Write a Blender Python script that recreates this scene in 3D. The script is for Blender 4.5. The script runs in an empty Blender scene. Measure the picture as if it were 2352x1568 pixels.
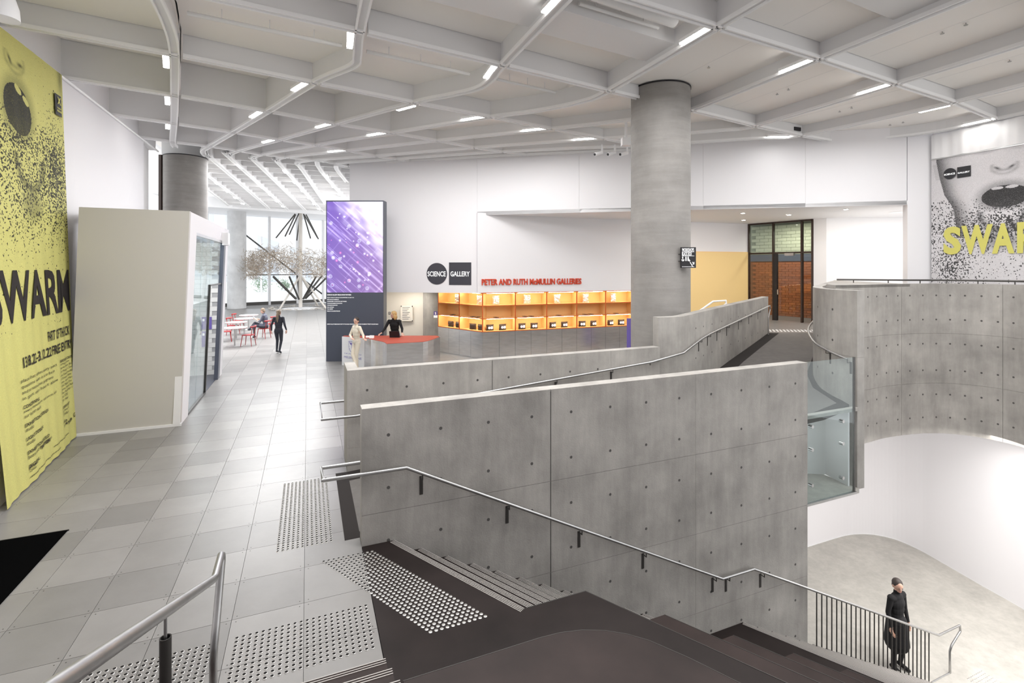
import bpy, bmesh, math, random
import numpy as np
from mathutils import Vector, Matrix
random.seed(7)
SC = bpy.context.scene
COL = SC.collection
# ---------------------------------------------------------------- camera, world, light, exposure
F, HY, CX, HC = 1137.5, 614.5, 1176.0, 3.169        # focal length (px), horizon row, centre column, eye height
cam = bpy.data.cameras.new('camera'); camo = bpy.data.objects.new('camera', cam); COL.objects.link(camo)
cam.sensor_width = 36.0; cam.lens = 36.0 * F / 2352.0; cam.shift_y = -(784 - HY) / 2352.0
cam.clip_start = 0.05; cam.clip_end = 400
camo.location = (0, 0, HC); camo.rotation_euler = (math.pi / 2, 0, 0)
SC.camera = camo
wd = bpy.data.worlds.new('overcast_sky'); SC.world = wd; wd.use_nodes = True
wd.node_tree.nodes['Background'].inputs[0].default_value = (0.97, 0.985, 1.0, 1)
wd.node_tree.nodes['Background'].inputs[1].default_value = 1.0
SC.view_settings.view_transform = 'Standard'; SC.view_settings.look = 'None'
SC.view_settings.exposure = 0.78; SC.view_settings.gamma = 1.0
SC.view_settings.use_curve_mapping = False
SC.cycles.use_denoising = True
SC.cycles.max_bounces = 8; SC.cycles.diffuse_bounces = 5; SC.cycles.transparent_max_bounces = 16
SC.cycles.sample_clamp_indirect = 6.0

TH = math.radians(22.44)
UX, UY = math.cos(TH), math.sin(TH)
def W(u, v, z=0.0): return Vector((u * UX - v * UY, u * UY + v * UX, z))
def UV(p): return (p[0] * UX + p[1] * UY, -p[0] * UY + p[1] * UX)
def at_z(px, py, z=0.0):
    y = F * (HC - z) / (py - HY); return Vector(((px - CX) * y / F, y, z))
def at_y(px, py, y): return Vector(((px - CX) * y / F, y, HC - (py - HY) * y / F))
U3 = Vector((UX, UY, 0)); V3 = Vector((-UY, UX, 0)); Z3 = Vector((0, 0, 1))

def area(name, loc, target, sx, sy, power, col=(1, 1, 1)):
    l = bpy.data.lights.new(name, 'AREA'); l.shape = 'RECTANGLE'; l.size = sx; l.size_y = sy; l.energy = power; l.color = col
    o = bpy.data.objects.new(name, l); COL.objects.link(o); o.location = loc
    o.rotation_euler = (Vector(target) - Vector(loc)).to_track_quat('-Z', 'Y').to_euler()
    return o
# large soft fill lamps without fixtures, added to brighten the rooms
area('hall_fill', W(2.6, 6.2, 6.93), W(2.6, 6.2, 0), 9, 6, 430)  # invisible fill added under the ribs, not one of the slim lamps
area('hall_fill', (9.5, 5.5, 6.93), (9.5, 5.5, 0), 5, 4, 190)
area('hall_fill', (8.2, 9.4, 6.93), (8.2, 9.4, 0), 5, 3, 90)
area('wall_fill', (-1.9, 14.2, 6.93), (-1.9, 14.2, 0), 7, 2, 170)  # added fill to lift the back wall
area('wall_fill', (8.0, 12.6, 6.93), (8.0, 12.6, 0), 5, 1.2, 60)
area('recess_bounce_fill', (12.4, 16.4, 3.0), (12.4, 16.4, 5), 3, 1.2, 14, (1, 0.96, 0.92))  # unseen uplight added to imitate bounce onto the soffit
area('passage_fill', (-4.2, 18.9, 2.26), (-4.3, 19.2, 0), 1.5, 0.3, 16, (1, 0.95, 0.86))  # added to brighten the cream passage wall
area('lobby_fill', W(-1, 27, 6.93), W(-1, 27, 0), 5, 14, 1350, (0.97, 0.98, 1))  # added fill to whiten the lobby
area('lobby_up_fill', W(-1.5, 27, 3.6), W(-1.5, 27, 8), 4, 12, 50, (0.97, 0.98, 1))  # floating uplight added to brighten the lobby ceiling
area('box_room_fill', W(-3.2, 14.4, 4.1), W(-3.2, 14.4, 0), 1, 3, 60, (0.97, 0.98, 1))  # added so the box room interior is not dark
area('stair_fill', W(12.8, 4.6, -1.0), W(12.8, 4.9, -4.9), 5, 4, 190, (1, 0.975, 0.94))  # added fill for the lower wall and floor
area('reflection_fill', W(8.5, 6.28, 0.42), W(8.5, 6.5, -0.9), 1.0, 0.3, 2.2, (1, 0.98, 0.95))  # unseen lamp added to brighten the made-up room behind the glass
area('recess_fill', Vector((8.5, 17.2, 4.985)), Vector((8.6, 17.6, 0)), 5, 1.2, 90, (1, 0.93, 0.85))  # broad fill added under the soffit beside its small downlights
area('recess_fill', Vector((13.0, 16.3, 4.985)), Vector((13.0, 16.6, 0)), 2.4, 1.4, 70, (1, 0.95, 0.9))

# ---------------------------------------------------------------- materials
MATS = {}
def mat(name, col=(0.8, 0.8, 0.8), rough=0.5, metal=0.0, emit=None, es=0.0, noise=0.0, nscale=3.0, bump=0.0, bscale=40.0, var=0.0, spec=None, stretch=None):
    m = bpy.data.materials.new(name); m.use_nodes = True; nt = m.node_tree; b = nt.nodes['Principled BSDF']
    b.inputs['Base Color'].default_value = (*col, 1); b.inputs['Roughness'].default_value = rough; b.inputs['Metallic'].default_value = metal
    if spec is not None: b.inputs['Specular IOR Level'].default_value = spec
    if emit: b.inputs['Emission Color'].default_value = (*emit, 1); b.inputs['Emission Strength'].default_value = es
    last = None
    if noise or bump:
        tc = nt.nodes.new('ShaderNodeNewGeometry'); src = tc.outputs['Position']
        if stretch:
            mp = nt.nodes.new('ShaderNodeMapping'); mp.inputs['Scale'].default_value = stretch; nt.links.new(src, mp.inputs['Vector']); src = mp.outputs[0]
    if noise:
        n = nt.nodes.new('ShaderNodeTexNoise'); n.inputs['Scale'].default_value = nscale; n.inputs['Detail'].default_value = 6; n.inputs['Roughness'].default_value = 0.6
        nt.links.new(src, n.inputs['Vector'])
        r = nt.nodes.new('ShaderNodeMapRange'); r.inputs[1].default_value = 0.3; r.inputs[2].default_value = 0.7
        r.inputs[3].default_value = 1 - noise; r.inputs[4].default_value = 1 + noise; nt.links.new(n.outputs['Fac'], r.inputs[0]); last = r.outputs[0]
    if var:
        oi = nt.nodes.new('ShaderNodeObjectInfo'); r2 = nt.nodes.new('ShaderNodeMapRange')
        r2.inputs[3].default_value = 1 - var; r2.inputs[4].default_value = 1 + var; nt.links.new(oi.outputs['Random'], r2.inputs[0])
        if last:
            mm = nt.nodes.new('ShaderNodeMath'); mm.operation = 'MULTIPLY'; nt.links.new(last, mm.inputs[0]); nt.links.new(r2.outputs[0], mm.inputs[1]); last = mm.outputs[0]
        else: last = r2.outputs[0]
    if last:
        vm = nt.nodes.new('ShaderNodeVectorMath'); vm.operation = 'SCALE'; vm.inputs[0].default_value = col; nt.links.new(last, vm.inputs['Scale'])
        nt.links.new(vm.outputs[0], b.inputs['Base Color'])
    if bump:
        n2 = nt.nodes.new('ShaderNodeTexNoise'); n2.inputs['Scale'].default_value = bscale; n2.inputs['Detail'].default_value = 4; nt.links.new(src, n2.inputs['Vector'])
        bp = nt.nodes.new('ShaderNodeBump'); bp.inputs['Strength'].default_value = bump; bp.inputs['Distance'].default_value = 0.01
        nt.links.new(n2.outputs['Fac'], bp.inputs['Height']); nt.links.new(bp.outputs[0], b.inputs['Normal'])
    MATS[name] = m; return m
def mat_glass(name, tint=(0.9, 0.95, 0.95), refl=0.05):
    m = bpy.data.materials.new(name); m.use_nodes = True; nt = m.node_tree; nt.nodes.clear()
    o = nt.nodes.new('ShaderNodeOutputMaterial'); mx = nt.nodes.new('ShaderNodeMixShader'); t = nt.nodes.new('ShaderNodeBsdfTransparent'); g = nt.nodes.new('ShaderNodeBsdfGlossy')
    lw = nt.nodes.new('ShaderNodeLayerWeight'); lw.inputs[0].default_value = 0.5
    pw = nt.nodes.new('ShaderNodeMath'); pw.operation = 'POWER'; pw.inputs[1].default_value = 4.0; nt.links.new(lw.outputs['Facing'], pw.inputs[0])
    ad = nt.nodes.new('ShaderNodeMath'); ad.operation = 'MULTIPLY_ADD'; ad.use_clamp = True; ad.inputs[1].default_value = 0.55; ad.inputs[2].default_value = refl
    t.inputs[0].default_value = (*tint, 1); g.inputs['Roughness'].default_value = 0.02
    nt.links.new(pw.outputs[0], ad.inputs[0]); nt.links.new(ad.outputs[0], mx.inputs[0]); nt.links.new(t.outputs[0], mx.inputs[1]); nt.links.new(g.outputs[0], mx.inputs[2]); nt.links.new(mx.outputs[0], o.inputs[0])
    MATS[name] = m; return m
def mat_attr(name, rough=0.7, emit=0.0):
    m = bpy.data.materials.new(name); m.use_nodes = True; nt = m.node_tree; b = nt.nodes['Principled BSDF']; b.inputs['Roughness'].default_value = rough
    a = nt.nodes.new('ShaderNodeAttribute'); a.attribute_name = 'print'
    if emit:
        b.inputs['Base Color'].default_value = (0.01, 0.01, 0.012, 1)
        nt.links.new(a.outputs['Color'], b.inputs['Emission Color']); b.inputs['Emission Strength'].default_value = emit
    else: nt.links.new(a.outputs['Color'], b.inputs['Base Color'])
    MATS[name] = m; return m
def mat_concrete(name, col, amt=0.16, rough=0.75, st=(7, 7, 0.9)):
    m = mat(name, col, rough, noise=amt, nscale=1.3, bump=0.25, bscale=60)
    nt = m.node_tree; b = nt.nodes['Principled BSDF']; g = nt.nodes.new('ShaderNodeNewGeometry')
    mp = nt.nodes.new('ShaderNodeMapping'); mp.inputs['Scale'].default_value = st; nt.links.new(g.outputs['Position'], mp.inputs['Vector'])
    n = nt.nodes.new('ShaderNodeTexNoise'); n.inputs['Scale'].default_value = 1.0; n.inputs['Detail'].default_value = 8; n.inputs['Roughness'].default_value = 0.7; nt.links.new(mp.outputs[0], n.inputs['Vector'])
    r = nt.nodes.new('ShaderNodeMapRange'); r.inputs[1].default_value = 0.35; r.inputs[2].default_value = 0.65; r.inputs[3].default_value = 0.9; r.inputs[4].default_value = 1.08; nt.links.new(n.outputs['Fac'], r.inputs[0])
    old = b.inputs['Base Color'].links[0].from_socket
    vm = nt.nodes.new('ShaderNodeVectorMath'); vm.operation = 'SCALE'; nt.links.new(old, vm.inputs[0]); nt.links.new(r.outputs[0], vm.inputs['Scale']); nt.links.new(vm.outputs[0], b.inputs['Base Color'])
    return m
M_WHITE = mat('white_paint', (0.80, 0.795, 0.80), 0.6)
M_WALL = mat('wall_paint', (0.79, 0.775, 0.79), 0.65)
M_BOXSHADE = mat('shaded_wall_paint', (0.53, 0.505, 0.475), 0.6)  # white paint in shade; the shade is put into this darker colour
M_RIB = mat('rib_paint', (0.74, 0.735, 0.735), 0.55)
M_LIP = mat('rib_flange_paint', (0.88, 0.875, 0.875), 0.5)
M_PANEL = mat('ceiling_panel_paint', (0.88, 0.85, 0.815), 0.7)
M_CREAM = mat('cream_paint', (0.82, 0.77, 0.69), 0.6)
M_CONC = mat_concrete('grey_concrete', (0.355, 0.335, 0.31), 0.24)
M_JOINT = mat('pour_joint_stain', (0.17, 0.16, 0.15), 0.9)
M_CONCJ = mat('concrete_joint', (0.10, 0.095, 0.09), 0.9)
M_COLM = mat_concrete('column_concrete', (0.27, 0.255, 0.24), 0.14, 0.7, (0.8, 0.8, 7))
M_COLP = mat('pale_concrete', (0.62, 0.62, 0.62), 0.7, noise=0.1, nscale=2)
M_HOLE = mat('tie_hole_dark', (0.09, 0.085, 0.08), 0.9)  # flat dark discs; the shade inside each hole is put into the colour
M_TILE = mat('floor_tile', (0.225, 0.216, 0.207), 0.35, noise=0.07, nscale=2.2, var=0.17, bump=0.03, bscale=30)
M_GAP = mat('tile_joint', (0.24, 0.235, 0.23), 0.8)
M_DARK = mat('dark_landing_steel', (0.020, 0.0145, 0.0135), 0.55, noise=0.25, nscale=2.0, spec=0.16)
M_TIER = mat('dark_tier_steel', (0.034, 0.0235, 0.0215), 0.5, noise=0.3, nscale=1.6, spec=0.16)
M_RISER = mat('step_riser', (0.02, 0.018, 0.018), 0.6)
M_RAMP = mat('ramp_carpet', (0.125, 0.115, 0.108), 0.85, noise=0.12, nscale=6)
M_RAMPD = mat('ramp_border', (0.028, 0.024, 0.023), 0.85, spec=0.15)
M_MAT = mat('black_mat', (0.003, 0.003, 0.003), 1.0, spec=0.0)
M_STEEL = mat('stainless_steel', (0.48, 0.475, 0.47), 0.36, 1.0, noise=0.08, nscale=8)
M_STUD = mat('stud_steel', (0.66, 0.645, 0.62), 0.35, 1.0)
M_STUDD = mat('stud_core', (0.022, 0.02, 0.02), 0.9, spec=0.05)
M_NOSE = mat('nosing_metal', (0.50, 0.47, 0.44), 0.45)
M_BAR = mat('dark_steel', (0.10, 0.095, 0.09), 0.4, 0.8)
M_ALU = mat('brushed_aluminium', (0.74, 0.735, 0.74), 0.27, 1.0, noise=0.10, nscale=3, stretch=(1, 1, 6))
M_ORG = mat('orange_board', (0.62, 0.13, 0.02), 0.55)
M_ORGL = mat('orange_lining', (0.90, 0.56, 0.24), 0.6)
M_RED = mat('red_counter', (0.40, 0.065, 0.035), 0.6)
M_SIGNR = mat('red_letters', (0.62, 0.055, 0.015), 0.5)
M_YEL = mat('ochre_paint', (0.88, 0.64, 0.29), 0.55)
M_BLK = mat('black_plastic', (0.012, 0.011, 0.014), 0.5)
M_CHAR = mat('charcoal_print', (0.045, 0.043, 0.055), 0.6)
M_NAVY = mat('navy_panel', (0.070, 0.078, 0.105), 0.35)
M_TEXTW = mat('white_lettering_glow', (0.9, 0.9, 0.9), 0.6, emit=(1, 1, 1), es=0.25)  # faint glow added to print, signs and leaflets that are no lamps
M_INK = mat('black_ink', (0.02, 0.015, 0.015), 0.8)
M_LIME = mat('lime_letters', (0.62, 0.58, 0.14), 0.7)
M_LAMP = mat('lamp_diffuser', (1, 1, 1), 0.5, emit=(1, 0.985, 0.95), es=18.0)
M_SPOT = mat('downlight_lens', (1, 1, 1), 0.5, emit=(1, 0.95, 0.86), es=20.0)
M_STRIP = mat('shelf_light_strip', (1, 1, 1), 0.5, emit=(1, 0.86, 0.62), es=30.0)
M_GLASS = mat_glass('clear_glass'); M_GLASSD = mat_glass('tinted_glass', (0.85, 0.88, 0.86), 0.03); M_GLASSC = mat_glass('facade_glass', (0.97, 0.98, 0.99), 0.01)
M_FRAME = mat('dark_bronze_frame', (0.035, 0.018, 0.012), 0.5)
M_MULL = mat('white_mullion', (0.74, 0.74, 0.75), 0.5)
M_BRICK = mat('orange_brick', (0.30, 0.085, 0.022), 0.75, var=0.22); M_BRICKG = mat('sage_brick', (0.40, 0.41, 0.30), 0.75, var=0.08)
M_MORT = mat('mortar', (0.20, 0.075, 0.03), 0.9); M_MORTG = mat('grey_mortar', (0.24, 0.25, 0.19), 0.9)
M_WBRICK = mat('white_glazed_brick', (0.80, 0.80, 0.77), 0.3, var=0.04); M_GROUT = mat('grey_grout', (0.42, 0.42, 0.42), 0.9)
M_PURP = mat('purple_panel', (0.16, 0.12, 0.42), 0.5)
M_LOWF = mat_concrete('polished_concrete', (0.42, 0.40, 0.365), 0.12, 0.45)
M_FOIL = mat('silver_foil', (0.82, 0.82, 0.82), 0.32, 0.7)
M_POUCH = mat('brown_pouch', (0.035, 0.022, 0.018), 0.6)
M_CHAIR = mat('red_chair', (0.30, 0.02, 0.022), 0.5)
M_TTOP = mat('white_tabletop', (0.80, 0.79, 0.79), 0.35)
M_SKIN = mat('skin', (0.60, 0.36, 0.27), 0.55); M_LIPS = mat('lips', (0.45, 0.18, 0.15), 0.5); M_EYE = mat('eye', (0.02, 0.015, 0.012), 0.3)
M_HAIRD = mat('dark_hair', (0.035, 0.025, 0.022), 0.6); M_HAIRB = mat('blonde_hair', (0.46, 0.30, 0.12), 0.55); M_HAIRG = mat('light_brown_hair', (0.22, 0.16, 0.11), 0.6)
M_CLO_G = mat('grey_cloth', (0.10, 0.105, 0.14), 0.85); M_CLO_D = mat('charcoal_cloth', (0.035, 0.037, 0.05), 0.85); M_CLO_B = mat('black_cloth', (0.008, 0.007, 0.008), 0.9)
M_CLO_C = mat('cream_cloth', (0.74, 0.66, 0.54), 0.85); M_DENIM = mat('denim', (0.22, 0.26, 0.38), 0.85); M_SHOEW = mat('white_shoe', (0.75, 0.75, 0.74), 0.6)
M_TWIG = mat('bronze_twig', (0.36, 0.30, 0.235), 0.5, 0.2); M_POLE = mat('pale_pole', (0.62, 0.58, 0.53), 0.5)
M_EXT = mat('pale_facade', (0.88, 0.89, 0.90), 0.8); M_EXTW = mat('facade_window', (0.66, 0.70, 0.76), 0.3); M_PAVE = mat('street_paving', (0.85, 0.85, 0.85), 0.9)
M_LEAF = mat('street_shrub_leaf', (0.40, 0.50, 0.38), 0.8)
M_PRINT = mat_attr('poster_print', 0.8); M_SCREEN = mat_attr('screen_image', 0.3, 0.75)
M_FAB = mat('white_fabric', (0.84, 0.83, 0.83), 0.85)
M_PIPE = mat('white_pipe', (0.78, 0.775, 0.77), 0.45)

# ---------------------------------------------------------------- mesh helpers
class MB:
    def __init__(s): s.v = []; s.f = []; s.m = []
    def add(s, vs, fs, mi=0):
        o = len(s.v); s.v += [tuple(p) for p in vs]; s.f += [tuple(i + o for i in q) for q in fs]; s.m += [mi] * len(fs); return s
    def box(s, c, ax, ay, az, hx, hy, hz, mi=0):
        c = Vector(c); vs = [c + ax * (hx * i) + ay * (hy * j) + az * (hz * k) for i in (-1, 1) for j in (-1, 1) for k in (-1, 1)]
        return s.add(vs, [(0, 1, 3, 2), (4, 6, 7, 5), (0, 4, 5, 1), (2, 3, 7, 6), (0, 2, 6, 4), (1, 5, 7, 3)], mi)
    def ab(s, x0, x1, y0, y1, z0, z1, mi=0):      # axis-aligned box
        return s.box(((x0 + x1) / 2, (y0 + y1) / 2, (z0 + z1) / 2), Vector((1, 0, 0)), Vector((0, 1, 0)), Z3, abs(x1 - x0) / 2, abs(y1 - y0) / 2, abs(z1 - z0) / 2, mi)
    def uv(s, u0, u1, v0, v1, z0, z1, mi=0):      # box in the building grid
        return s.box(W((u0 + u1) / 2, (v0 + v1) / 2, (z0 + z1) / 2), U3, V3, Z3, abs(u1 - u0) / 2, abs(v1 - v0) / 2, abs(z1 - z0) / 2, mi)
    def prism(s, poly, z0, z1, mi=0, top=None):   # poly: list of (x, y); z0 / z1 numbers or per-vertex lists
        n = len(poly); zz0 = z0 if hasattr(z0, '__len__') else [z0] * n; zz1 = z1 if hasattr(z1, '__len__') else [z1] * n
        vs = [(p[0], p[1], z) for p, z in zip(poly, zz0)] + [(p[0], p[1], z) for p, z in zip(poly, zz1)]
        s.add(vs, [tuple(range(n - 1, -1, -1))] + [(i, (i + 1) % n, (i + 1) % n + n, i + n) for i in range(n)], mi)
        o = len(s.v) - 2 * n; s.f.append(tuple(range(o + n, o + 2 * n))); s.m.append(mi if top is None else top); return s
    def tube(s, pts, r, n=8, mi=0, cap=True):
        pts = [Vector(p) for p in pts]; rs = r if hasattr(r, '__len__') else [r] * len(pts); o = len(s.v); prev = None
        for i, p in enumerate(pts):
            if i == 0: t = pts[1] - p
            elif i == len(pts) - 1: t = p - pts[i - 1]
            else: t = (pts[i + 1] - p).normalized() + (p - pts[i - 1]).normalized()
            t.normalize()
            a = t.cross(Z3) if prev is None else prev - t * prev.dot(t)
            if a.length < 1e-4: a = t.cross(Vector((1, 0, 0)))
            a.normalize(); prev = a; b = t.cross(a)
            for k in range(n):
                q = 2 * math.pi * k / n; s.v.append(tuple(p + (a * math.cos(q) + b * math.sin(q)) * rs[i]))
        for i in range(len(pts) - 1):
            for k in range(n):
                s.f.append((o + i * n + k, o + i * n + (k + 1) % n, o + (i + 1) * n + (k + 1) % n, o + (i + 1) * n + k)); s.m.append(mi)
        if cap:
            s.f.append(tuple(o + k for k in range(n - 1, -1, -1))); s.m.append(mi)
            e = o + (len(pts) - 1) * n; s.f.append(tuple(e + k for k in range(n))); s.m.append(mi)
        return s
    def lathe(s, prof, c=(0, 0, 0), n=24, mi=0):  # prof: list of (r, z)
        o = len(s.v); c = Vector(c)
        for r, z in prof:
            for k in range(n):
                q = 2 * math.pi * k / n; s.v.append((c.x + r * math.cos(q), c.y + r * math.sin(q), c.z + z))
        for i in range(len(prof) - 1):
            for k in range(n):
                s.f.append((o + i * n + k, o + i * n + (k + 1) % n, o + (i + 1) * n + (k + 1) % n, o + (i + 1) * n + k)); s.m.append(mi)
        s.f.append(tuple(o + k for k in range(n - 1, -1, -1))); s.m.append(mi)
        e = o + (len(prof) - 1) * n; s.f.append(tuple(e + k for k in range(n))); s.m.append(mi)
        return s
    def ell(s, c, rx, ry, rz, nu=12, nv=8, mi=0, R=None):
        c = Vector(c); o = len(s.v)
        for i in range(1, nv):
            ph = math.pi * i / nv
            for k in range(nu):
                q = 2 * math.pi * k / nu; p = Vector((rx * math.sin(ph) * math.cos(q), ry * math.sin(ph) * math.sin(q), rz * math.cos(ph)))
                if R: p = R @ p
                s.v.append(tuple(c + p))
        t = Vector((0, 0, rz)); t = R @ t if R else t
        s.v.append(tuple(c + t)); s.v.append(tuple(c - t)); T = len(s.v) - 2; B = T + 1
        for i in range(nv - 2):
            for k in range(nu):
                s.f.append((o + i * nu + k, o + (i + 1) * nu + k, o + (i + 1) * nu + (k + 1) % nu, o + i * nu + (k + 1) % nu)); s.m.append(mi)
        for k in range(nu):
            s.f.append((T, o + k, o + (k + 1) % nu)); s.m.append(mi)
            e = o + (nv - 2) * nu; s.f.append((B, e + (k + 1) % nu, e + k)); s.m.append(mi)
        return s
    def mesh(s, name, mats, smooth=False):
        me = bpy.data.meshes.new(name); me.from_pydata(s.v, [], s.f)
        for m in (mats if isinstance(mats, (list, tuple)) else [mats]): me.materials.append(m)
        me.polygons.foreach_set('material_index', s.m)
        me.update()
        bm = bmesh.new(); bm.from_mesh(me); bmesh.ops.recalc_face_normals(bm, faces=bm.faces); bm.to_mesh(me); bm.free()
        if smooth: me.polygons.foreach_set('use_smooth', [True] * len(me.polygons)); me.set_sharp_from_angle(angle=math.radians(40))
        return me
    def build(s, name, mats, parent=None, smooth=False):
        return link(name, s.mesh(name, mats, smooth), parent)
def link(name, me, parent=None, loc=None):
    o = bpy.data.objects.new(name, me); COL.objects.link(o)
    if parent:
        o.parent = parent; o.matrix_parent_inverse = PINV.get(parent.name, Matrix())
    if loc is not None: o.location = loc
    return o
PINV = {}
def empty(name, loc=(0, 0, 0), parent=None):
    o = bpy.data.objects.new(name, None); COL.objects.link(o); o.empty_display_size = 0.2
    if parent: o.parent = parent; o.matrix_parent_inverse = PINV.get(parent.name, Matrix())
    o.location = loc
    M = Matrix.Translation(Vector(loc)); PINV[o.name] = M.inverted()     # children are built in world coordinates
    return o
def tag(o, label=None, cat=None, group=None, kind=None):
    if label: o['label'] = label
    if cat: o['category'] = cat
    if group: o['group'] = group
    if kind: o['kind'] = kind
    return o
def thing(name, loc, label, cat, group=None): return tag(empty(name, loc), label, cat, group)
def struct(name, loc=(0, 0, 0), label=None): return tag(empty(name, loc), label, None, None, 'structure')
def copy_tree(o, parent=None):
    c = o.copy(); COL.objects.link(c); c.parent = parent
    for ch in list(o.children): copy_tree(ch, c)
    return c
def move_copy(root, loc, rz=0.0):          # a thing built about its own empty: copy it elsewhere
    c = copy_tree(root); c.location = loc; c.rotation_euler = (0, 0, rz); return c
_txt = {}
def text_mesh(body, bold=0.0):
    k = (body, bold)
    if k in _txt: return _txt[k]
    cu = bpy.data.curves.new('lettering', 'FONT'); cu.body = body; cu.size = 1.0; cu.offset = bold; cu.resolution_u = 3; cu.fill_mode = 'FRONT'
    ob = bpy.data.objects.new('lettering', cu); me = ob.to_mesh()
    v = np.zeros(len(me.vertices) * 3, 'f'); me.vertices.foreach_get('co', v); v = v.reshape(-1, 3)
    f = [tuple(p.vertices) for p in me.polygons]; ob.to_mesh_clear(); bpy.data.objects.remove(ob); bpy.data.curves.remove(cu)
    _txt[k] = (v, f); return _txt[k]
def lettering(body, origin, right, up, width, height, m, parent, bold=0.02, depth=0.0, name='lettering', shear=0.0):
    """Flat (or thin solid) letters filling width x height; origin is their lower left corner."""
    v, f = text_mesh(body, bold); mn = v.min(0); mx = v.max(0); q = (v - mn) / np.maximum(mx - mn, 1e-6)
    origin = Vector(origin); right = Vector(right); up = Vector(up); nrm = right.cross(up).normalized(); b = MB()
    pts = [origin + right * float(a[0] * width + shear * a[1]) + up * float(a[1] * height) for a in q]
    b.add([p + nrm * depth for p in pts], f)
    if depth > 0.004:
        n = len(pts); ed = {}
        for p in f:
            for i in range(len(p)):
                e = (p[i], p[(i + 1) % len(p)]); ed[e] = 1
        o = len(b.v); b.v += [tuple(p) for p in pts]
        for (i, j) in list(ed):
            if (j, i) not in ed: b.f.append((i, j, o + j, o + i)); b.m.append(0)
    return b.build(name, m, parent)
def painted_grid(name, corner, right, up, wid, hei, img, m, parent=None, wave=None):
    """Grid of quads carrying a printed picture in a colour attribute; img rows run from the top."""
    h, w = img.shape[:2]; corner = Vector(corner); right = Vector(right); up = Vector(up); nrm = right.cross(up).normalized()
    a = np.linspace(0, 1, w + 1); c = np.linspace(1, 0, h + 1); A, C = np.meshgrid(a, c)
    base = np.array(corner)[None, None] + A[..., None] * np.array(right)[None, None] * wid + C[..., None] * np.array(up)[None, None] * hei
    if wave is not None: base = base + wave(A * wid, C * hei)[..., None] * np.array(nrm)[None, None]
    co = base.reshape(-1, 3)
    I = np.arange(h)[:, None] * (w + 1) + np.arange(w)[None]; q = np.stack([I, I + w + 1, I + w + 2, I + 1], -1).reshape(-1, 4)
    me = bpy.data.meshes.new(name); me.from_pydata(co.tolist(), [], q.tolist()); me.materials.append(m)
    at = me.attributes.new('print', 'FLOAT_COLOR', 'FACE'); col = np.ones((h * w, 4), 'f'); col[:, :3] = img.reshape(-1, 3); at.data.foreach_set('color', col.ravel())
    me.polygons.foreach_set('use_smooth', [True] * len(q)); me.update()
    return link(name, me, parent)

# ================================================================ SETTING
def quadwall(name, pts_bottom, pts_top, m, thick=0.12, parent=None):
    """Wall skin through matching bottom / top points, given some thickness away from the hall."""
    b = MB(); n = len(pts_bottom)
    for i in range(n - 1):
        p = [Vector(pts_bottom[i]), Vector(pts_bottom[i + 1]), Vector(pts_top[i + 1]), Vector(pts_top[i])]
        nr = (p[1] - p[0]).cross(p[3] - p[0]).normalized() * thick
        b.add(p + [q - nr for q in p], [(0, 1, 2, 3), (7, 6, 5, 4), (0, 4, 5, 1), (1, 5, 6, 2), (2, 6, 7, 3), (3, 7, 4, 0)])
    return b.build(name, m, parent)

# ---- floor of raised access tiles (0.6 m grid), the far ones joined
floor = struct('floor', (0, 0, 0), 'pale grey floor of square access tiles with fine joints')
fb = MB(); fb.prism([W(*p)[:2] for p in [(-9, 3.9), (0.57, 3.9), (0.57, 8.3), (12, 8.3), (9, 22), (3.2, 22), (3.0, 48), (-11, 48), (-9, 20)]], -0.30, -0.016)
fb.build('floor_base', M_GAP, floor)
tb = MB(); tb.ab(-0.298, 0.298, -0.298, 0.298, -0.02, 0.0); tile_me = tb.mesh('tile', M_TILE)
far = MB(); nt = 0; screws = MB()
cells = []
for j in range(-4, 62):
    for i in range(-7, 18):
        u0, v0 = -1.83 + 0.6 * i, 6.28 + 0.6 * j; uc, vc = u0 + 0.3, v0 + 0.3
        if vc < 3.9 or vc > 43: continue
        if uc > 0.57 and vc < 8.5: continue
        if uc > (0.57 if vc < 8.5 else 11.0 if vc < 15 else 8.5 if vc < 18 else 3.6): continue
        p = W(uc, vc)
        if p.y < 1: continue
        cells.append((p.length, uc, vc, max(3.9, v0) - v0))
cells.sort()
for d, uc, vc, cut in cells:
    p = W(uc, vc); px = CX + F * p.x / p.y; py = HY + F * HC / p.y
    seen = -120 < px < 1300 and py < 1640 and (uc < 0.6 or py < 830)
    if seen and nt < 300 and (uc < 0.6):
        if vc < 4.45:
            t = MB(); t.uv(uc - 0.298, uc + 0.298, 3.9, vc + 0.298, -0.02, 0); t.build('tile', M_TILE, floor)
        else:
            o = link('tile', tile_me, floor); o.location = p; o.rotation_euler = (0, 0, TH)
        nt += 1
        if vc < 12:
            for a in (-1, 1):
                for c in (-1, 1): screws.lathe([(0.0055, 0.0), (0.0055, 0.0012)], W(uc + a * 0.262, vc + c * 0.262, 0), 6)
    else: far.uv(uc - 0.298, uc + 0.298, vc - 0.298, vc + 0.298, -0.02, 0)
tag(far.build('tile_field', M_TILE, floor), kind='stuff')
tag(screws.build('tile_screw', M_BAR, floor), kind='stuff')

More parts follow.
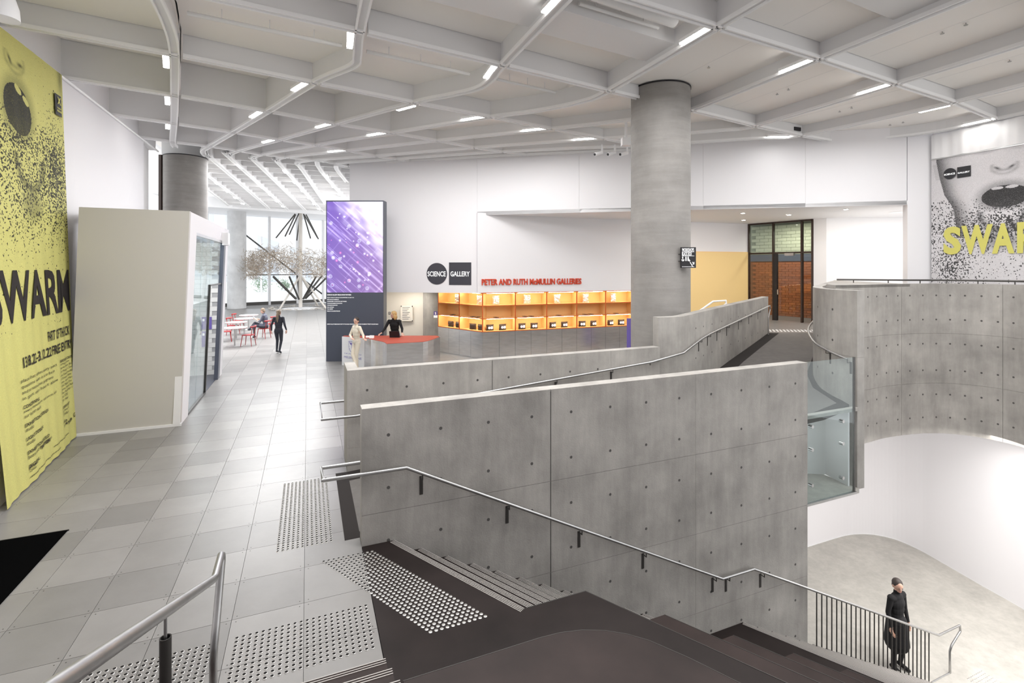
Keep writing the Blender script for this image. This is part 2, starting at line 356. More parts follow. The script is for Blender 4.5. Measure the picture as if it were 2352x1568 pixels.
# ---- dark landing, upper platform, seating tiers
NU, NVv = 0.4936, -0.8692                       # nosing direction in the building grid
SV = 4.2126                                     # side line of the tiers
land = struct('floor_landing', (0, 0, 0), 'dark steel landing beside the pale tiles, at the head of the stairs')
lp = [(0.574, 3.24), (0.574, 5.85), (0.938, 5.85), (1.872, SV), (2.519, SV), (2.519 + NU * 9, SV + NVv * 9), (0.574, SV + NVv * 9)]
MB().prism([W(*p)[:2] for p in lp], -0.35, 0.0).build('landing_plate', M_DARK, land)
plat = struct('floor_platform', (0, 0, 0), 'dark upper platform with a rounded corner in the foreground')
pp = [(0.575, 3.24), (1.55, 3.24), (1.72, 3.228), (1.88, 3.19), (2.035, 3.12), (2.16, 3.03), (2.27, 2.92), (2.42, 2.69), (2.58, 2.397), (2.58 + NU * 6, 2.397 + NVv * 6), (0.575, -3.0)]
MB().prism([W(*p)[:2] for p in pp], 0.001, 0.488).build('platform_block', M_TIER, plat)
eb = MB(); eb.tube([W(u, v, 0.488) for u, v in pp[:-1]], 0.0025, 6); eb.build('edge_trim', M_BAR, plat)
seat = thing('tiered_seating', W(4, SV, -1), 'dark brown steel seating tiers stepping down beside the stairs', 'seating')
for k in range(1, 11):
    c1 = 2.519 + 0.96 * (k - 1); z = -0.488 * k; c2 = c1 + 0.96
    poly = [(c1 - 0.3, SV), (c2, SV), (c2 + NU * 9, SV + NVv * 9), (c1 - 0.3 + NU * 9, SV + NVv * 9)]
    t = MB().prism([W(*p)[:2] for p in poly], -5.1, z).build('tier', M_TIER, seat)
    e = MB(); e.tube([W(c1, SV, z + 0.488), W(c1 + NU * 9, SV + NVv * 9, z + 0.488)], 0.004, 6); e.build('edge_trim', M_BAR, t)
e = MB(); e.tube([W(1.872, SV, 0), W(2.519, SV, 0)], 0.004, 6); e.build('edge_trim', M_BAR, land)

# ---- stairs
def nosing(u_w1, z, parent, w=0.07, n=4, v0=5.85):
    b = MB(); d = Vector((NU * UX - NVv * UY, NU * UY + NVv * UX, 0)); q = Vector((-d.y, d.x, 0))
    L = (v0 - SV) / -NVv; a = W(u_w1, v0, z)
    for i in range(n):
        c = a + d * (L / 2) - q * (0.009 + i * w / n) + Z3 * 0.003
        if q.dot(U3) < 0: c = a + d * (L / 2) + q * (0.009 + i * w / n) + Z3 * 0.003
        b.box(c, d, q, Z3, L / 2, 0.0028, 0.003)
    return b.build('nosing_strip', M_NOSE, parent)
stair = thing('staircase', W(3, 5, -1), 'dark steel staircase with striped nosings descending along the concrete wall', 'stairs')
SH = 0.934
nosing(0.938, 0.0, stair)
for fl, (u0, zt) in enumerate([(0.938, 0.0), (6.383, -2.44)]):
    for k in range(1, 16):
        z = zt - 0.1627 * k; ua = u0 + 0.32 * (k - 1); ub = ua + 0.32
        if k == 15: ub = ua + (0.965 if fl == 0 else 0.1)
        if fl == 1 and k == 15: break
        poly = [(ua - 0.02, 5.85), (ub, 5.85), (ub + SH, SV + 0.001), (ua - 0.02 + SH, SV + 0.001)]
        s = MB().prism([W(*p)[:2] for p in poly], z - 0.5 if k < 15 else z - 0.3, z, 0, 1).build('landing_tread' if k == 15 else 'step', [M_RISER, M_DARK], stair)
        nosing(ub, z, s)
# short flight going up behind the camera, left of the platform
ups = thing('staircase', W(-1.5, 3.5, 0), 'short flight of dark steps rising from the pale floor, left of the platform', 'stairs')
for k in range(1, 9):
    v1 = 3.895 - 0.32 * (k - 1); z = 0.163 * k
    s = MB().uv(-2.85, 0.555, v1 - 0.34, v1, 0, z, 0).build('step', M_TIER, ups)
    b = MB()
    for i in range(3): b.uv(-2.85, 0.555, v1 - 0.008 - 0.022 * i, v1 - 0.002 - 0.022 * i, z, z + 0.004)
    b.build('nosing_strip', M_NOSE, s)

# ---- concrete balustrade walls
def holes(parent, pts, r=0.02, nrm=None):
    b = MB()
    for p, n in pts:
        n = Vector(n).normalized(); t = n.cross(Z3).normalized(); o = len(b.v)
        for k in range(10):
            q = 2 * math.pi * k / 10; b.v.append(tuple(Vector(p) + n * 0.0015 + (t * math.cos(q) + Z3 * math.sin(q)) * r))
        for k in range(10):
            q = 2 * math.pi * k / 10; b.v.append(tuple(Vector(p) - n * 0.004 + (t * math.cos(q) + Z3 * math.sin(q)) * r))
        b.f.append(tuple(range(o, o + 10))); b.m.append(0)
        for k in range(10): b.f.append((o + k, o + (k + 1) % 10, o + 10 + (k + 1) % 10, o + 10 + k)); b.m.append(0)
    return tag(b.build('tie_hole', M_HOLE, parent), kind='stuff')
nV = -V3
wf = struct('wall_front', (0, 0, 0), 'tall grey concrete balustrade wall in panels beside the stairs')
MB().uv(0.572, 7.845, 5.868, 6.057, -5.1, 1.559).build('wall_core', M_CONC, wf)
for zj in (0.345, -0.86, -2.06, -3.26): MB().uv(0.57, 7.846, 5.860, 5.87, zj - 0.006, zj + 0.006).build('pour_joint', M_JOINT, wf)
MB().uv(2.965, 2.981, 5.8615, 5.875, -5.0, 1.53).build('open_joint', M_CONCJ, wf)
cols = [(0.568, 2.966), (2.980, 5.4215), (5.4245, 7.848)]; rows = [(1.56, 0.348), (0.342, -0.857), (-0.863, -2.057), (-2.063, -3.257), (-3.263, -5.0)]
hp = []
for a, c in cols:
    for z1, z0 in rows:
        MB().uv(a, c, 5.857, 5.869, z0, z1).build('concrete_panel', M_CONC, wf)
    for q in (0.30, 0.92, 1.53, 2.13):
        for z in (1.23, 0.62, 0.01, -0.59, -1.2, -1.8, -2.4, -3.0, -3.6, -4.2): hp.append((W(a + q, 5.857, z), nV))
holes(wf, hp)
w2 = struct('wall_ramp', (0, 0, 0), 'low grey concrete balustrade wall along the far side of the ramp')
MB().uv(0.572, 6.557, 8.096, 8.285, -0.1, 1.569).build('wall_core', M_CONC, w2)
MB().uv(2.963, 2.975, 8.089, 8.1, -0.1, 1.55).build('open_joint', M_CONCJ, w2)
hp = []
for a, c in [(0.569, 2.963), (2.975, 5.40), (5.403, 6.56)]:
    for z1, z0 in [(1.57, 0.36), (0.357, -0.1)]: MB().uv(a, c, 8.085, 8.098, z0, z1).build('concrete_panel', M_CONC, w2)
    for q in (0.30, 0.92, 1.53, 2.13):
        if a + q < 6.5:
            for z in (1.24, 0.63): hp.append((W(a + q, 8.085, z), nV))
holes(w2, hp)
MB().uv(0.572, 0.74, 8.286, 8.82, -0.1, 1.569).build('return_wall', M_CONC, w2)

def path_resample(pts, step):
    out = [Vector((*pts[0], 0))]
    for a, c in zip(pts[:-1], pts[1:]):
        A = Vector((*a, 0)); B = Vector((*c, 0)); n = max(1, int((B - A).length / step))
        for k in range(1, n + 1): out.append(A.lerp(B, k / n))
    return out
def smooth_path(pts, per=6):                     # Catmull-Rom through plan points
    P = [Vector((*p, 0)) for p in pts]; P = [P[0] * 2 - P[1]] + P + [P[-1] * 2 - P[-2]]; out = []
    for i in range(1, len(P) - 2):
        for k in range(per):
            t = k / per; a, b, c, d = P[i - 1:i + 3]
            out.append(0.5 * ((2 * b) + (c - a) * t + (2 * a - 5 * b + 4 * c - d) * t * t + (3 * b - a - 3 * c + d) * t ** 3))
    out.append(P[-2]); return out
def ribbon(name, pts, side, thick, z0, z1, m, parent):
    """Wall following plan points; thick goes to side (+1 left of travel); z0 / z1 numbers or functions of index."""
    n = len(pts); nr = []
    for i in range(n):
        t = (pts[min(i + 1, n - 1)] - pts[max(i - 1, 0)]).normalized(); nr.append(Vector((-t.y, t.x, 0)) * side)
    fz = lambda z, i: z(i) if callable(z) else z
    b = MB(); vs = []
    for i, p in enumerate(pts):
        q = p + nr[i] * thick
        vs += [(p.x, p.y, fz(z0, i)), (p.x, p.y, fz(z1, i)), (q.x, q.y, fz(z1, i)), (q.x, q.y, fz(z0, i))]
    fs = [(0, 1, 2, 3), tuple(4 * (n - 1) + k for k in (3, 2, 1, 0))]
    for i in range(n - 1):
        for k in range(4): fs.append((4 * i + k, 4 * i + (k + 1) % 4, 4 * i + 4 + (k + 1) % 4, 4 * i + 4 + k))
    b.add(vs, fs); o = b.build(name, m, parent)
    return o, nr
w2b = struct('wall_ramp_curved', (0, 0, 0), 'curved grey concrete balustrade wall rising past the round column')
B2 = smooth_path([(2.99, 10.13), (3.3, 10.22), (3.62, 10.40), (3.92, 10.70), (4.3, 11.12), (5.63, 12.75), (6.96, 14.37), (8.28, 16.0)], 6)
nb = len(B2); zt2 = lambda i: 2.15 + (2.235 - 2.15) * max(0, (i - 10)) / (nb - 11)
split = [0, 11, 19, 30, 36, nb - 1]
for a, c in zip(split[:-1], split[1:]):
    if c > a: ribbon('concrete_panel', [p.copy() for p in B2[a:c]] + [B2[c].lerp(B2[c - 1], 0.02)], 1, 0.2, 0.0, lambda i, a=a: zt2(i + a), M_CONC, w2b)
hp = []
acc = 0
for i in range(12, nb - 2):
    acc += (B2[i + 1] - B2[i]).length
    if acc < 0.6: continue
    acc = 0
    t = (B2[i + 1] - B2[i]).normalized(); n = Vector((t.y, -t.x, 0))
    for z in (1.85, 1.2): hp.append((Vector((B2[i].x, B2[i].y, z)), n))
holes(w2b, hp, 0.018)
wa = struct('wall_ramp_inner', (0, 0, 0), 'grey concrete wall curling around the inner side of the ramp')
PA = smooth_path([(6.42, 9.21), (6.33, 9.5), (6.30, 9.8), (6.33, 10.15), (6.45, 10.5), (6.66, 10.95), (7.0, 11.5), (7.6, 12.3), (9.0, 14.2), (10.4, 16.05)], 5)
na = len(PA)
ribbon('concrete_panel', PA, -1, 0.18, -0.95, 1.492, M_CONC, wa); ribbon('concrete_panel', PA, -1, 0.18, 1.495, 2.74, M_CONC, wa)
hp = []
for i in (9, 18):
    t = (PA[i + 1] - PA[i - 1]).normalized(); n = Vector((-t.y, t.x, 0))
    for z in (2.35, 1.75, 1.1): hp.append((Vector((PA[i].x, PA[i].y, z)), n))
holes(wa, hp, 0.024)
w3 = struct('wall_void', (0, 0, 0), 'curved grey concrete balustrade wall of the upper floor above the white wall')
P3 = smooth_path([(7.40, 11.32), (8.25, 11.6), (8.95, 11.95), (9.70, 12.2), (10.45, 12.33), (11.05, 12.22), (11.5, 11.85), (11.72, 11.3), (11.75, 10.3), (11.7, 8.5)], 6)
n3 = len(P3); cut = [0, 17, 38, n3 - 1]
for a, c in zip(cut[:-1], cut[1:]):
    for z0, z1 in [(-0.95, 0.298), (0.302, 1.533), (1.537, 2.77)]:
        pts = [p.copy() for p in P3[a:c + 1]]; pts[-1] = pts[-1].lerp(pts[-2], 0.06)
        ribbon('concrete_panel', pts, 1, 0.25, z0, z1, M_CONC, w3)
ribbon('wall_core', [p + Vector((0.01, 0.06, 0)) for p in P3[2:]], 1, 0.15, -0.9, 2.7, M_CONCJ, w3)
hp = []
for i in range(4, 46, 3):
    t = (P3[i + 1] - P3[i - 1]).normalized(); n = Vector((t.y, -t.x, 0))
    for z in (2.48, 1.88, 1.28, 0.62, 0.02, -0.55): hp.append((Vector((P3[i].x, P3[i].y, z)), n))
holes(w3, hp, 0.022)
cap = [(p.x, p.y) for p in P3[:20]] + [(9.9, 12.9), (10.35, 15.9), (7.75, 12.2)]
MB().prism(cap, 2.70, 2.768).build('coping', M_CONC, w3)

# ---- ramp, made-up room for the glass reflection, and the floors it joins
rs = struct('floor_ramp', (0, 0, 0), 'dark grey carpeted ramp climbing between the concrete walls')
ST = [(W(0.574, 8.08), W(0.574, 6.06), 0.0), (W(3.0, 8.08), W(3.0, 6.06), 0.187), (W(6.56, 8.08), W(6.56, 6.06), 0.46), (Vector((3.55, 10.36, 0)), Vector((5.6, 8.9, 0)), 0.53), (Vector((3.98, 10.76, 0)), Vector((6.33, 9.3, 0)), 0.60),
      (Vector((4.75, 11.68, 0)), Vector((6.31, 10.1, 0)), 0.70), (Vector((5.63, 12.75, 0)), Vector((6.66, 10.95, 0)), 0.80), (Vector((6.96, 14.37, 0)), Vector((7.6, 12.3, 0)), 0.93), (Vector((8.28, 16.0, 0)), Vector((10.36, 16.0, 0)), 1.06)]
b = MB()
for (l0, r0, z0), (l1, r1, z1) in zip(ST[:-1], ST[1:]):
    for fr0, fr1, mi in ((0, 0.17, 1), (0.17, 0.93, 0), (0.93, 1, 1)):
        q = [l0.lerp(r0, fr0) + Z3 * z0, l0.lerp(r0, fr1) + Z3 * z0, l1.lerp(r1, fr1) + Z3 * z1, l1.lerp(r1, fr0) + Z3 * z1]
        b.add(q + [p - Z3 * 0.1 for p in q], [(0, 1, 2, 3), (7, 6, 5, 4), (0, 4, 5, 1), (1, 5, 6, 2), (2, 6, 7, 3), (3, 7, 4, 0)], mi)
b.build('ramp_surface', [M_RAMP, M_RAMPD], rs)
MB().uv(0.40, 0.575, 6.06, 8.08, -0.01, 0.003).build('ramp_threshold', M_RAMPD, rs)
up = struct('floor_upper', (0, 0, 0), 'pale upper floor in front of the glass doors')
MB().prism([(8.29, 16.01), (10.4, 16.01), (12.0, 14.6), (15.5, 13.0), (16, 19), (14, 24), (10, 24), (5.6, 19.7)], 0.8, 1.06).build('upper_slab', M_TILE, up)
tg = MB()
for i in range(16):
    for k in range(5):
        p = Vector((8.55, 16.35, 1.06)).lerp(Vector((10.3, 16.25, 1.06)), i / 15) + Vector((0.05, 0.12, 0)) * k
        tg.ab(p.x - 0.03, p.x + 0.02, p.y - 0.03, p.y + 0.03, 1.06, 1.066)
tag(tg.build('tactile_bar', M_LIP, up), kind='stuff')
ni = struct('wall_reflection', (0, 0, 0), 'made-up white walls behind the glass, built in place of its reflection')
MB().uv(7.86, 9.44, 6.02, 9.0, -1.0, -0.92).build('reflection_floor', M_LOWF, ni)  # invented room behind the sheet, shaped to read as its reflection
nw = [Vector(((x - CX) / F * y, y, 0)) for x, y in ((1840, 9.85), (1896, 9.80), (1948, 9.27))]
quadwall('reflection_wall', [p - Z3 * 0.92 for p in nw], [p + Z3 * 0.48 for p in nw], M_WHITE, 0.03, ni)

# ---- lower level
lf = struct('floor_lower', (0, 0, 0), 'mottled pale concrete floor of the lower level')
MB().prism([(2, 5), (4, 4), (9, -6), (26, -6), (26, 22), (4, 22), (2, 14)], -5.1, -4.88).build('lower_slab', M_LOWF, lf)
wl = struct('wall_lower', (0, 0, 0), 'smooth curved white wall of the lower level')
PD = smooth_path([tuple(at_z(x, y, -4.88)[:2]) for x, y in [(1700, 1302), (1790, 1275), (1857, 1255), (1905, 1240), (1945, 1229), (1980, 1226), (2015, 1229), (2060, 1240), (2110, 1262), (2160, 1290), (2250, 1342), (2352, 1400), (2500, 1492), (2700, 1640)]], 5)
ribbon('wall_skin', PD, 1, 0.2, -4.88, -0.955, M_WALL, wl)
ribbon('base_trim', [p + Vector((0, -0.012, 0)) for p in PD], 1, 0.02, -4.88, -4.86, M_WHITE, wl)
us = MB(); us.prism([(p.x + 0.12, p.y + 0.12) for p in P3] + [(26, 8.5), (26, 22), (4, 22), (6.4, 9.5)], -0.93, -0.80); us.build('slab_soffit', M_WHITE, wl)

# ---- round columns
def column(name, x, y, r, z0, z1, m, label):
    t = struct(name, (x, y, z0), label); c = MB(); n = 48; zs = [z0, z1]
    c.lathe([(r, z0 + (z1 - z0) * k / 6) for k in range(7)], (x, y, 0), n)
    c.build('column_shaft', m, t, True)
    MB().lathe([(r + 0.012, z1 - 0.03), (r + 0.012, z1)], (x, y, 0), n).build('black_collar', M_BLK, t, True); return t  # thin black ring round the column head
column('column', 3.42, 11.42, 0.66, 0, 7.25, M_COLM, 'thick round raw concrete column behind the ramp wall')
column('column', -11.2, 17.0, 0.65, 0, 6.95, M_COLM, 'dark round concrete column behind the white box room')
column('column', -21.4, 38.5, 0.66, 0, 7.6, M_COLP, 'pale round column by the lobby glass wall')

# ---- left leaning wall, white box room
wl2 = struct('wall_left', (0, 0, 0), 'white leaning wall on the left with a fold beside the yellow banner')
ZC = 6.97
vv = [-4.0 + 1.57 * k for k in range(11)]
wlb = lambda v: W(-4.12 + 0.116 * (11.7 - v), v); wlt = lambda v: W(-4.5, 12.2 - (11.7 - v) * 3.3 / 3.23, 6.96)
for v0, v1 in zip(vv[:-1], vv[1:]): quadwall('wall_facet', [wlb(v0), wlb(v1)], [wlt(v0), wlt(v1)], M_WALL, 0.1, wl2)
quadwall('wall_facet', [W(-4.12, 11.7), W(-4.145, 11.9)], [W(-4.5, 12.2, ZC), W(-4.5, 13.13, ZC)], M_WALL, 0.1, wl2)
quadwall('wall_facet', [W(-4.145, 11.9), W(-4.5, 17.78)], [W(-4.5, 13.13, ZC), W(-4.5, 17.78, ZC)], M_WALL, 0.1, wl2)
quadwall('wall_facet', [W(-4.62, 17.78), W(-4.75, 19.3)], [W(-4.62, 17.78, ZC), W(-4.75, 19.3, ZC)], M_FAB, 0.1, wl2)  # white facet built in place of bright glazing; its paleness stands for daylight
MB().tube([W(-4.47, 9.0, 6.93), W(-4.47, 19.2, 6.93)], 0.03, 6).build('trim_rail', M_LIP, wl2)
bk = MB(); bk.uv(-4.9, -4.56, -4.0, 19.3, ZC, ZC + 0.9); bk.build('wall_upstand', M_WHITE, wl2)
fr = MB(); p0 = at_y(369, 480, 16.6); fr.ab(p0.x - 0.04, p0.x + 0.05, 16.55, 16.65, 0, 6.95); fr.build('window_frame', M_FRAME, wl2)
p1 = at_y(379, 480, 16.7); MB().ab(p1.x - 0.09, p1.x + 0.06, 16.66, 16.8, 0, 6.8).build('cable_cover', M_WHITE, wl2)

box = struct('wall_box_room', (0, 0, 0), 'white leaning box room left of the lobby with a glass doorway')
F0, F1 = (-4.14, 11.72), (-2.36, 11.72)
quadwall('front_wall', [W(-4.11, 11.72, 0.05), W(-2.36, 11.72, 0.05)], [W(-3.94, 11.62, 4.30), W(-2.18, 11.63, 4.30)], M_BOXSHADE, 0.12, box)
def ru(z): return -2.365 + 0.0415 * z        # the right face leans outwards
def rface(name, v0, v1, z0, z1, m, off=0.0, th=0.12):
    return quadwall(name, [W(ru(z0) + off, v0, z0), W(ru(z0) + off, v1, z0)], [W(ru(z1) + off, v0, z1), W(ru(z1) + off, v1, z1)], m, th, box)
rface('side_wall', 11.70, 12.44, 0.0, 4.3, M_WALL); rface('side_wall', 12.44, 16.45, 3.92, 4.3, M_WALL); rface('side_wall', 16.40, 17.0, 0.0, 4.3, M_WALL)
MB().prism([W(*p)[:2] for p in [(-3.94, 11.66), (-2.19, 11.66), (-2.19, 17.0), (-4.3, 17.0), (-4.3, 13.0), (-3.94, 12.4)]], 4.22, 4.30).build('box_roof', M_WHITE, box)
quadwall('side_return', [W(-3.98, 12.8, 0.05), W(-4.09, 11.73, 0.05)], [W(-4.25, 12.9, 4.3), W(-3.94, 11.63, 4.3)], M_BOXSHADE, 0.05, box)
MB().uv(-4.08, -2.34, 11.70, 11.73, 0.0, 0.05).build('skirting', M_WALL, box)
MB().uv(-4.3, -2.40, 11.85, 17.0, 0.0, 0.012).build('box_floor', M_NAVY, box)
MB().uv(-4.3, -2.37, 16.9, 17.0, 0.0, 4.2).build('tiled_wall_back', M_GROUT, box)
bb = MB(); bb.box((0, 0, 0), U3, V3, Z3, 0.146, 0.012, 0.064); brick_me = bb.mesh('wall_brick', M_WBRICK)
for r in range(29):
    for c in range(6):
        o = link('wall_brick', brick_me, box); o.location = W(-2.60 - 0.3 * c - (0.15 if r % 2 else 0), 16.895, 0.08 + 0.134 * r)
# glass doorway of the box room
dr = struct('door_1', W(-2.37, 14, 0), 'glass sliding doorway in the side of the white box room')
def rbar(name, v0, v1, z0, z1, m, off=-0.03, hw=0.03, parent=dr):
    b = MB(); a = [W(ru(z0) + off, v0, z0), W(ru(z0) + off, v1, z0), W(ru(z1) + off, v1, z1), W(ru(z1) + off, v0, z1)]
    b.add([p + U3 * hw for p in a] + [p - U3 * hw for p in a], [(0, 1, 2, 3), (7, 6, 5, 4), (0, 4, 5, 1), (1, 5, 6, 2), (2, 6, 7, 3), (3, 7, 4, 0)]); return b.build(name, m, parent)
rbar('glass_pane', 12.46, 13.3, 0.05, 3.86, M_GLASS, hw=0.006); rbar('glass_pane', 13.32, 14.42, 0.05, 3.86, M_GLASS, hw=0.006); rbar('glass_pane', 14.44, 16.1, 2.74, 3.86, M_GLASS, hw=0.006)
rbar('head_frame', 12.44, 16.42, 3.86, 3.92, M_STEEL); rbar('floor_track', 12.44, 14.45, 0.0, 0.05, M_BAR); rbar('door_jamb', 16.12, 16.42, 0.0, 3.9, M_NAVY, hw=0.05)
rbar('door_stile', 14.42, 14.47, 0.0, 2.74, M_BAR); rbar('transom', 14.44, 16.12, 2.70, 2.74, M_BAR)
for i, (za, zb, lab) in enumerate([(1.36, 1.72, 'purple wall plaque inside the glass doorway, the upper one'), (0.85, 1.3, 'purple wall panel inside the glass doorway, the lower one')]):
    pl = MB().uv(-2.86, -2.70 + 0.09 * (1 - i), 16.86, 16.885, za, zb).build('wall_plaque', M_PURP); tag(pl, lab, 'sign')
    MB().uv(-2.84, -2.79, 16.852, 16.86, zb - 0.12, zb - 0.05).build('plaque_mark', M_TEXTW, pl)

# ---- back wall, recess and pier
FA, FB = Vector((-6.0, 18.3, 0)), Vector((11.5, 14.4, 0)); fd = (FB - FA).normalized(); fn = Vector((-fd.y, fd.x, 0))
def fpx(px):                                   # point of the back wall plane under an image column
    r = (px - CX) / F; t = (r * FA.y - FA.x) / (fd.x - r * fd.y); return FA + fd * t
wb = struct('wall_back', (0, 0, 0), 'tall white back wall above the display shelves')
def fbox(name, pxa, pxb, z0, z1, th=0.25, m=M_WALL, parent=None, gap=0.0):
    a, c = fpx(pxa) + fd * gap, fpx(pxb) - fd * gap; b = MB(); b.prism([a[:2], c[:2], (c + fn * th)[:2], (a + fn * th)[:2]], z0, z1); return b.build(name, m, parent or wb)
fbox('wall_panel', 803, 1096, 2.28, ZC + 0.3, 0.25, gap=0.002)
for a, c in [(1096, 1330), (1330, 1615), (1615, 1850), (1850, 2083)]: fbox('wall_panel', a, c, 5.0, ZC + 0.3, 0.25, gap=0.002)
MB().prism([(-6.0, 18.3), (-5.72, 18.28), (-7.2, 24), (-8.5, 29), (-8.9, 29)], 0, 7.6).build('return_wall', M_WHITE, wb)
sb = MB(); sb.prism([(-5.9, 18.5), (-1.05, 17.45), (-1.05, 22), (-5.9, 22)], 2.28, 2.36); sb.build('passage_ceiling', M_CREAM, wb)
MB().prism([(-5.9, 20.1), (-3.55, 19.75), (-3.5, 19.85), (-5.9, 20.2)], 0, 2.3).build('passage_wall', M_CREAM, wb)
MB().prism([(-3.52, 19.6), (-2.72, 18.95), (-2.5, 19.3), (-3.3, 20.0)], 0, 2.3).build('concrete_pier', M_CONC, wb)
RD = Vector((0.947, 0.322, 0)); RN = Vector((-0.322, 0.947, 0)); R0 = Vector((-1.02, 17.12, 0))
wr = struct('wall_recess', (0, 0, 0), 'white recessed wall with red lettering and an ochre lower part')
def rbox(name, s0, s1, z0, z1, m, d0=0.0, d1=0.2, parent=wr):
    a, c = R0 + RD * s0, R0 + RD * s1; b = MB(); b.prism([(a + RN * d0)[:2], (c + RN * d0)[:2], (c + RN * d1)[:2], (a + RN * d1)[:2]], z0, z1); return b.build(name, m, parent)
rbox('wall_panel', -0.17, 11.65, 2.30, 5.06, M_WALL); rbox('wall_panel', 7.2, 11.65, 0.0, 2.29, M_WALL); rbox('back_cover', 0.8, 7.2, 0.0, 2.29, M_WALL, 0.62, 0.7)
rbox('ochre_panel', 7.5, 11.62, 1.07, 3.80, M_YEL, -0.02, 0.0); rbox('ochre_edge', 7.5, 11.62, 3.80, 3.825, M_ORGL, -0.022, 0.0)
ws = struct('ceiling_recess', (0, 0, 0), 'low white soffit of the recess with small downlights')
a = fpx(1096); so = [a[:2], fpx(2083)[:2], (14.6, 14.0), (14.6, 18.3), (11.4, 18.75), (9.99, 20.95), (-1.1, 17.25)]
MB().prism(so, 5.004, 5.12).build('soffit_panel', M_WHITE, ws)
wre = struct('wall_rear', (0, 0, 0), 'white rear wall of the hall behind the camera')
MB().uv(-5.2, 8.5, -4.2, -4.0, -5.0, ZC + 0.9).build('wall_skin', M_WALL, wre)
wq = struct('wall_entry', (0, 0, 0), 'bright white wall right of the glass doors')
quadwall('wall_panel', [Vector((11.36, 18.66, 1.06)), Vector((11.65, 18.35, 1.06)), Vector((14.6, 18.0, 1.06))], [Vector((11.36, 18.66, 5.06)), Vector((11.65, 18.35, 5.06)), Vector((14.6, 18.0, 5.06))], M_WHITE, 0.15, wq)
wp = struct('wall_pier', (0, 0, 0), 'pale pier between the recess and the big face poster')
MB().prism([(11.5, 14.4), (12.1, 14.25), (12.3, 14.6), (14.6, 14.1), (14.6, 14.3), (11.6, 14.7)], 1.0, ZC + 0.3).build('pier_shaft', M_WALL, wp)
wrt = struct('wall_right', (0, 0, 0), 'white right wall behind the big face poster')
quadwall('wall_panel', [Vector((12.12, 14.3, 1.0)), Vector((13.9, 9.7, 1.0))], [Vector((12.12, 14.3, ZC + 0.3)), Vector((13.9, 9.7, ZC + 0.3))], M_WALL, 0.15, wrt)

# ---- glass doors and brick corridor
G0, G1 = Vector((9.97, 20.86, 0)), Vector((11.35, 18.67, 0)); gd = (G1 - G0).normalized(); gn = Vector((gd.y, -gd.x, 0)); GL = (G1 - G0).length
if gn.y < 0: gn = -gn
dg = struct('door_2', G0.lerp(G1, 0.5) + Z3 * 1.06, 'dark framed glass doors with transom lights in front of the brick corridor')
def gbox(name, s0, s1, z0, z1, m, hw=0.03, off=0.0, parent=dg):
    b = MB(); b.box(G0 + gd * ((s0 + s1) / 2) + gn * off + Z3 * ((z0 + z1) / 2), gd, gn, Z3, (s1 - s0) / 2, hw, (z1 - z0) / 2); return b.build(name, m, parent)
m1, m2 = 0.41 * GL, 0.845 * GL
for s0, s1 in [(0, 0.04), (m1 - 0.02, m1 + 0.03), (m2 - 0.03, m2 + 0.03), (GL - 0.04, GL)]: gbox('mullion', s0, s1, 1.06, 5.0, M_FRAME, 0.06)
gbox('head_frame', 0, GL, 4.94, 5.0, M_FRAME, 0.06); gbox('transom', 0, GL, 3.72, 3.79, M_FRAME, 0.05)
for s0, s1 in [(0.04, m1 - 0.02), (m1 + 0.03, m2 - 0.03), (m2 + 0.03, GL - 0.04)]: gbox('transom_pane', s0, s1, 3.79, 4.94, M_GLASSD, 0.006)
gbox('side_pane', 0.04, m1 - 0.02, 1.08, 3.72, M_GLASSD, 0.006); gbox('side_pane', m2 + 0.03, GL - 0.04, 1.08, 3.72, M_GLASSD, 0.006)
lf1 = gbox('door_leaf', m1 + 0.13, m2 - 0.03, 1.08, 3.70, M_GLASSD, 0.008); gbox('door_stile', m1 + 0.03, m1 + 0.17, 1.06, 3.72, M_BLK, 0.05); gbox('door_handle', m1 + 0.2, m1 + 0.24, 2.1, 2.3, M_STEEL, 0.03, -0.06, lf1); gbox('door_closer', m1 + 0.5, m1 + 0.85, 3.64, 3.74, M_STEEL, 0.05, -0.05)
cr = struct('wall_corridor', (0, 0, 0), 'orange and sage brick corridor wall behind the glass doors')
C0 = G0 + gn * 2.0 - gd * 1.2
def cbox(name, s0, s1, z0, z1, m, d0, d1, parent=cr):
    b = MB(); b.box(C0 + gd * ((s0 + s1) / 2) + gn * ((d0 + d1) / 2) + Z3 * ((z0 + z1) / 2), gd, gn, Z3, (s1 - s0) / 2, abs(d1 - d0) / 2, (z1 - z0) / 2); return b.build(name, m, parent)
cbox('mortar_bed', 0, 5.5, 1.06, 3.45, M_MORT, 0.02, 0.2); cbox('mortar_bed', 0, 5.5, 3.75, 5.6, M_MORTG, 0.02, 0.2); cbox('lintel_band', 0, 5.5, 3.45, 3.75, M_NAVY, -0.02, 0.2)
bA = MB().box((0, 0, 0), gd, gn, Z3, 0.145, 0.03, 0.046).mesh('brick', M_BRICK); bG = MB().box((0, 0, 0), gd, gn, Z3, 0.195, 0.03, 0.066).mesh('brick', M_BRICKG)
rest = MB(); cnt = 0
for r in range(24):
    for c in range(17):
        s = 0.3 * c + (0.15 if r % 2 else 0) + 0.3; z = 1.11 + 0.102 * r
        if z > 3.42: continue
        if 0.5 < s < 4.0 and cnt < 210: o = link('brick', bA, cr); o.location = C0 + gd * s + Z3 * z; cnt += 1
        else: rest.box(C0 + gd * s + Z3 * z, gd, gn, Z3, 0.145, 0.03, 0.046)
tag(rest.build('brick_field', M_BRICK, cr), kind='stuff')
for r in range(11):
    for c in range(12):
        s = 0.4 * c + (0.2 if r % 2 else 0) + 0.3; o = None
        if s < 5.2 and r < 9: o = link('brick', bG, cr); o.location = C0 + gd * s + Z3 * (3.83 + 0.142 * r)
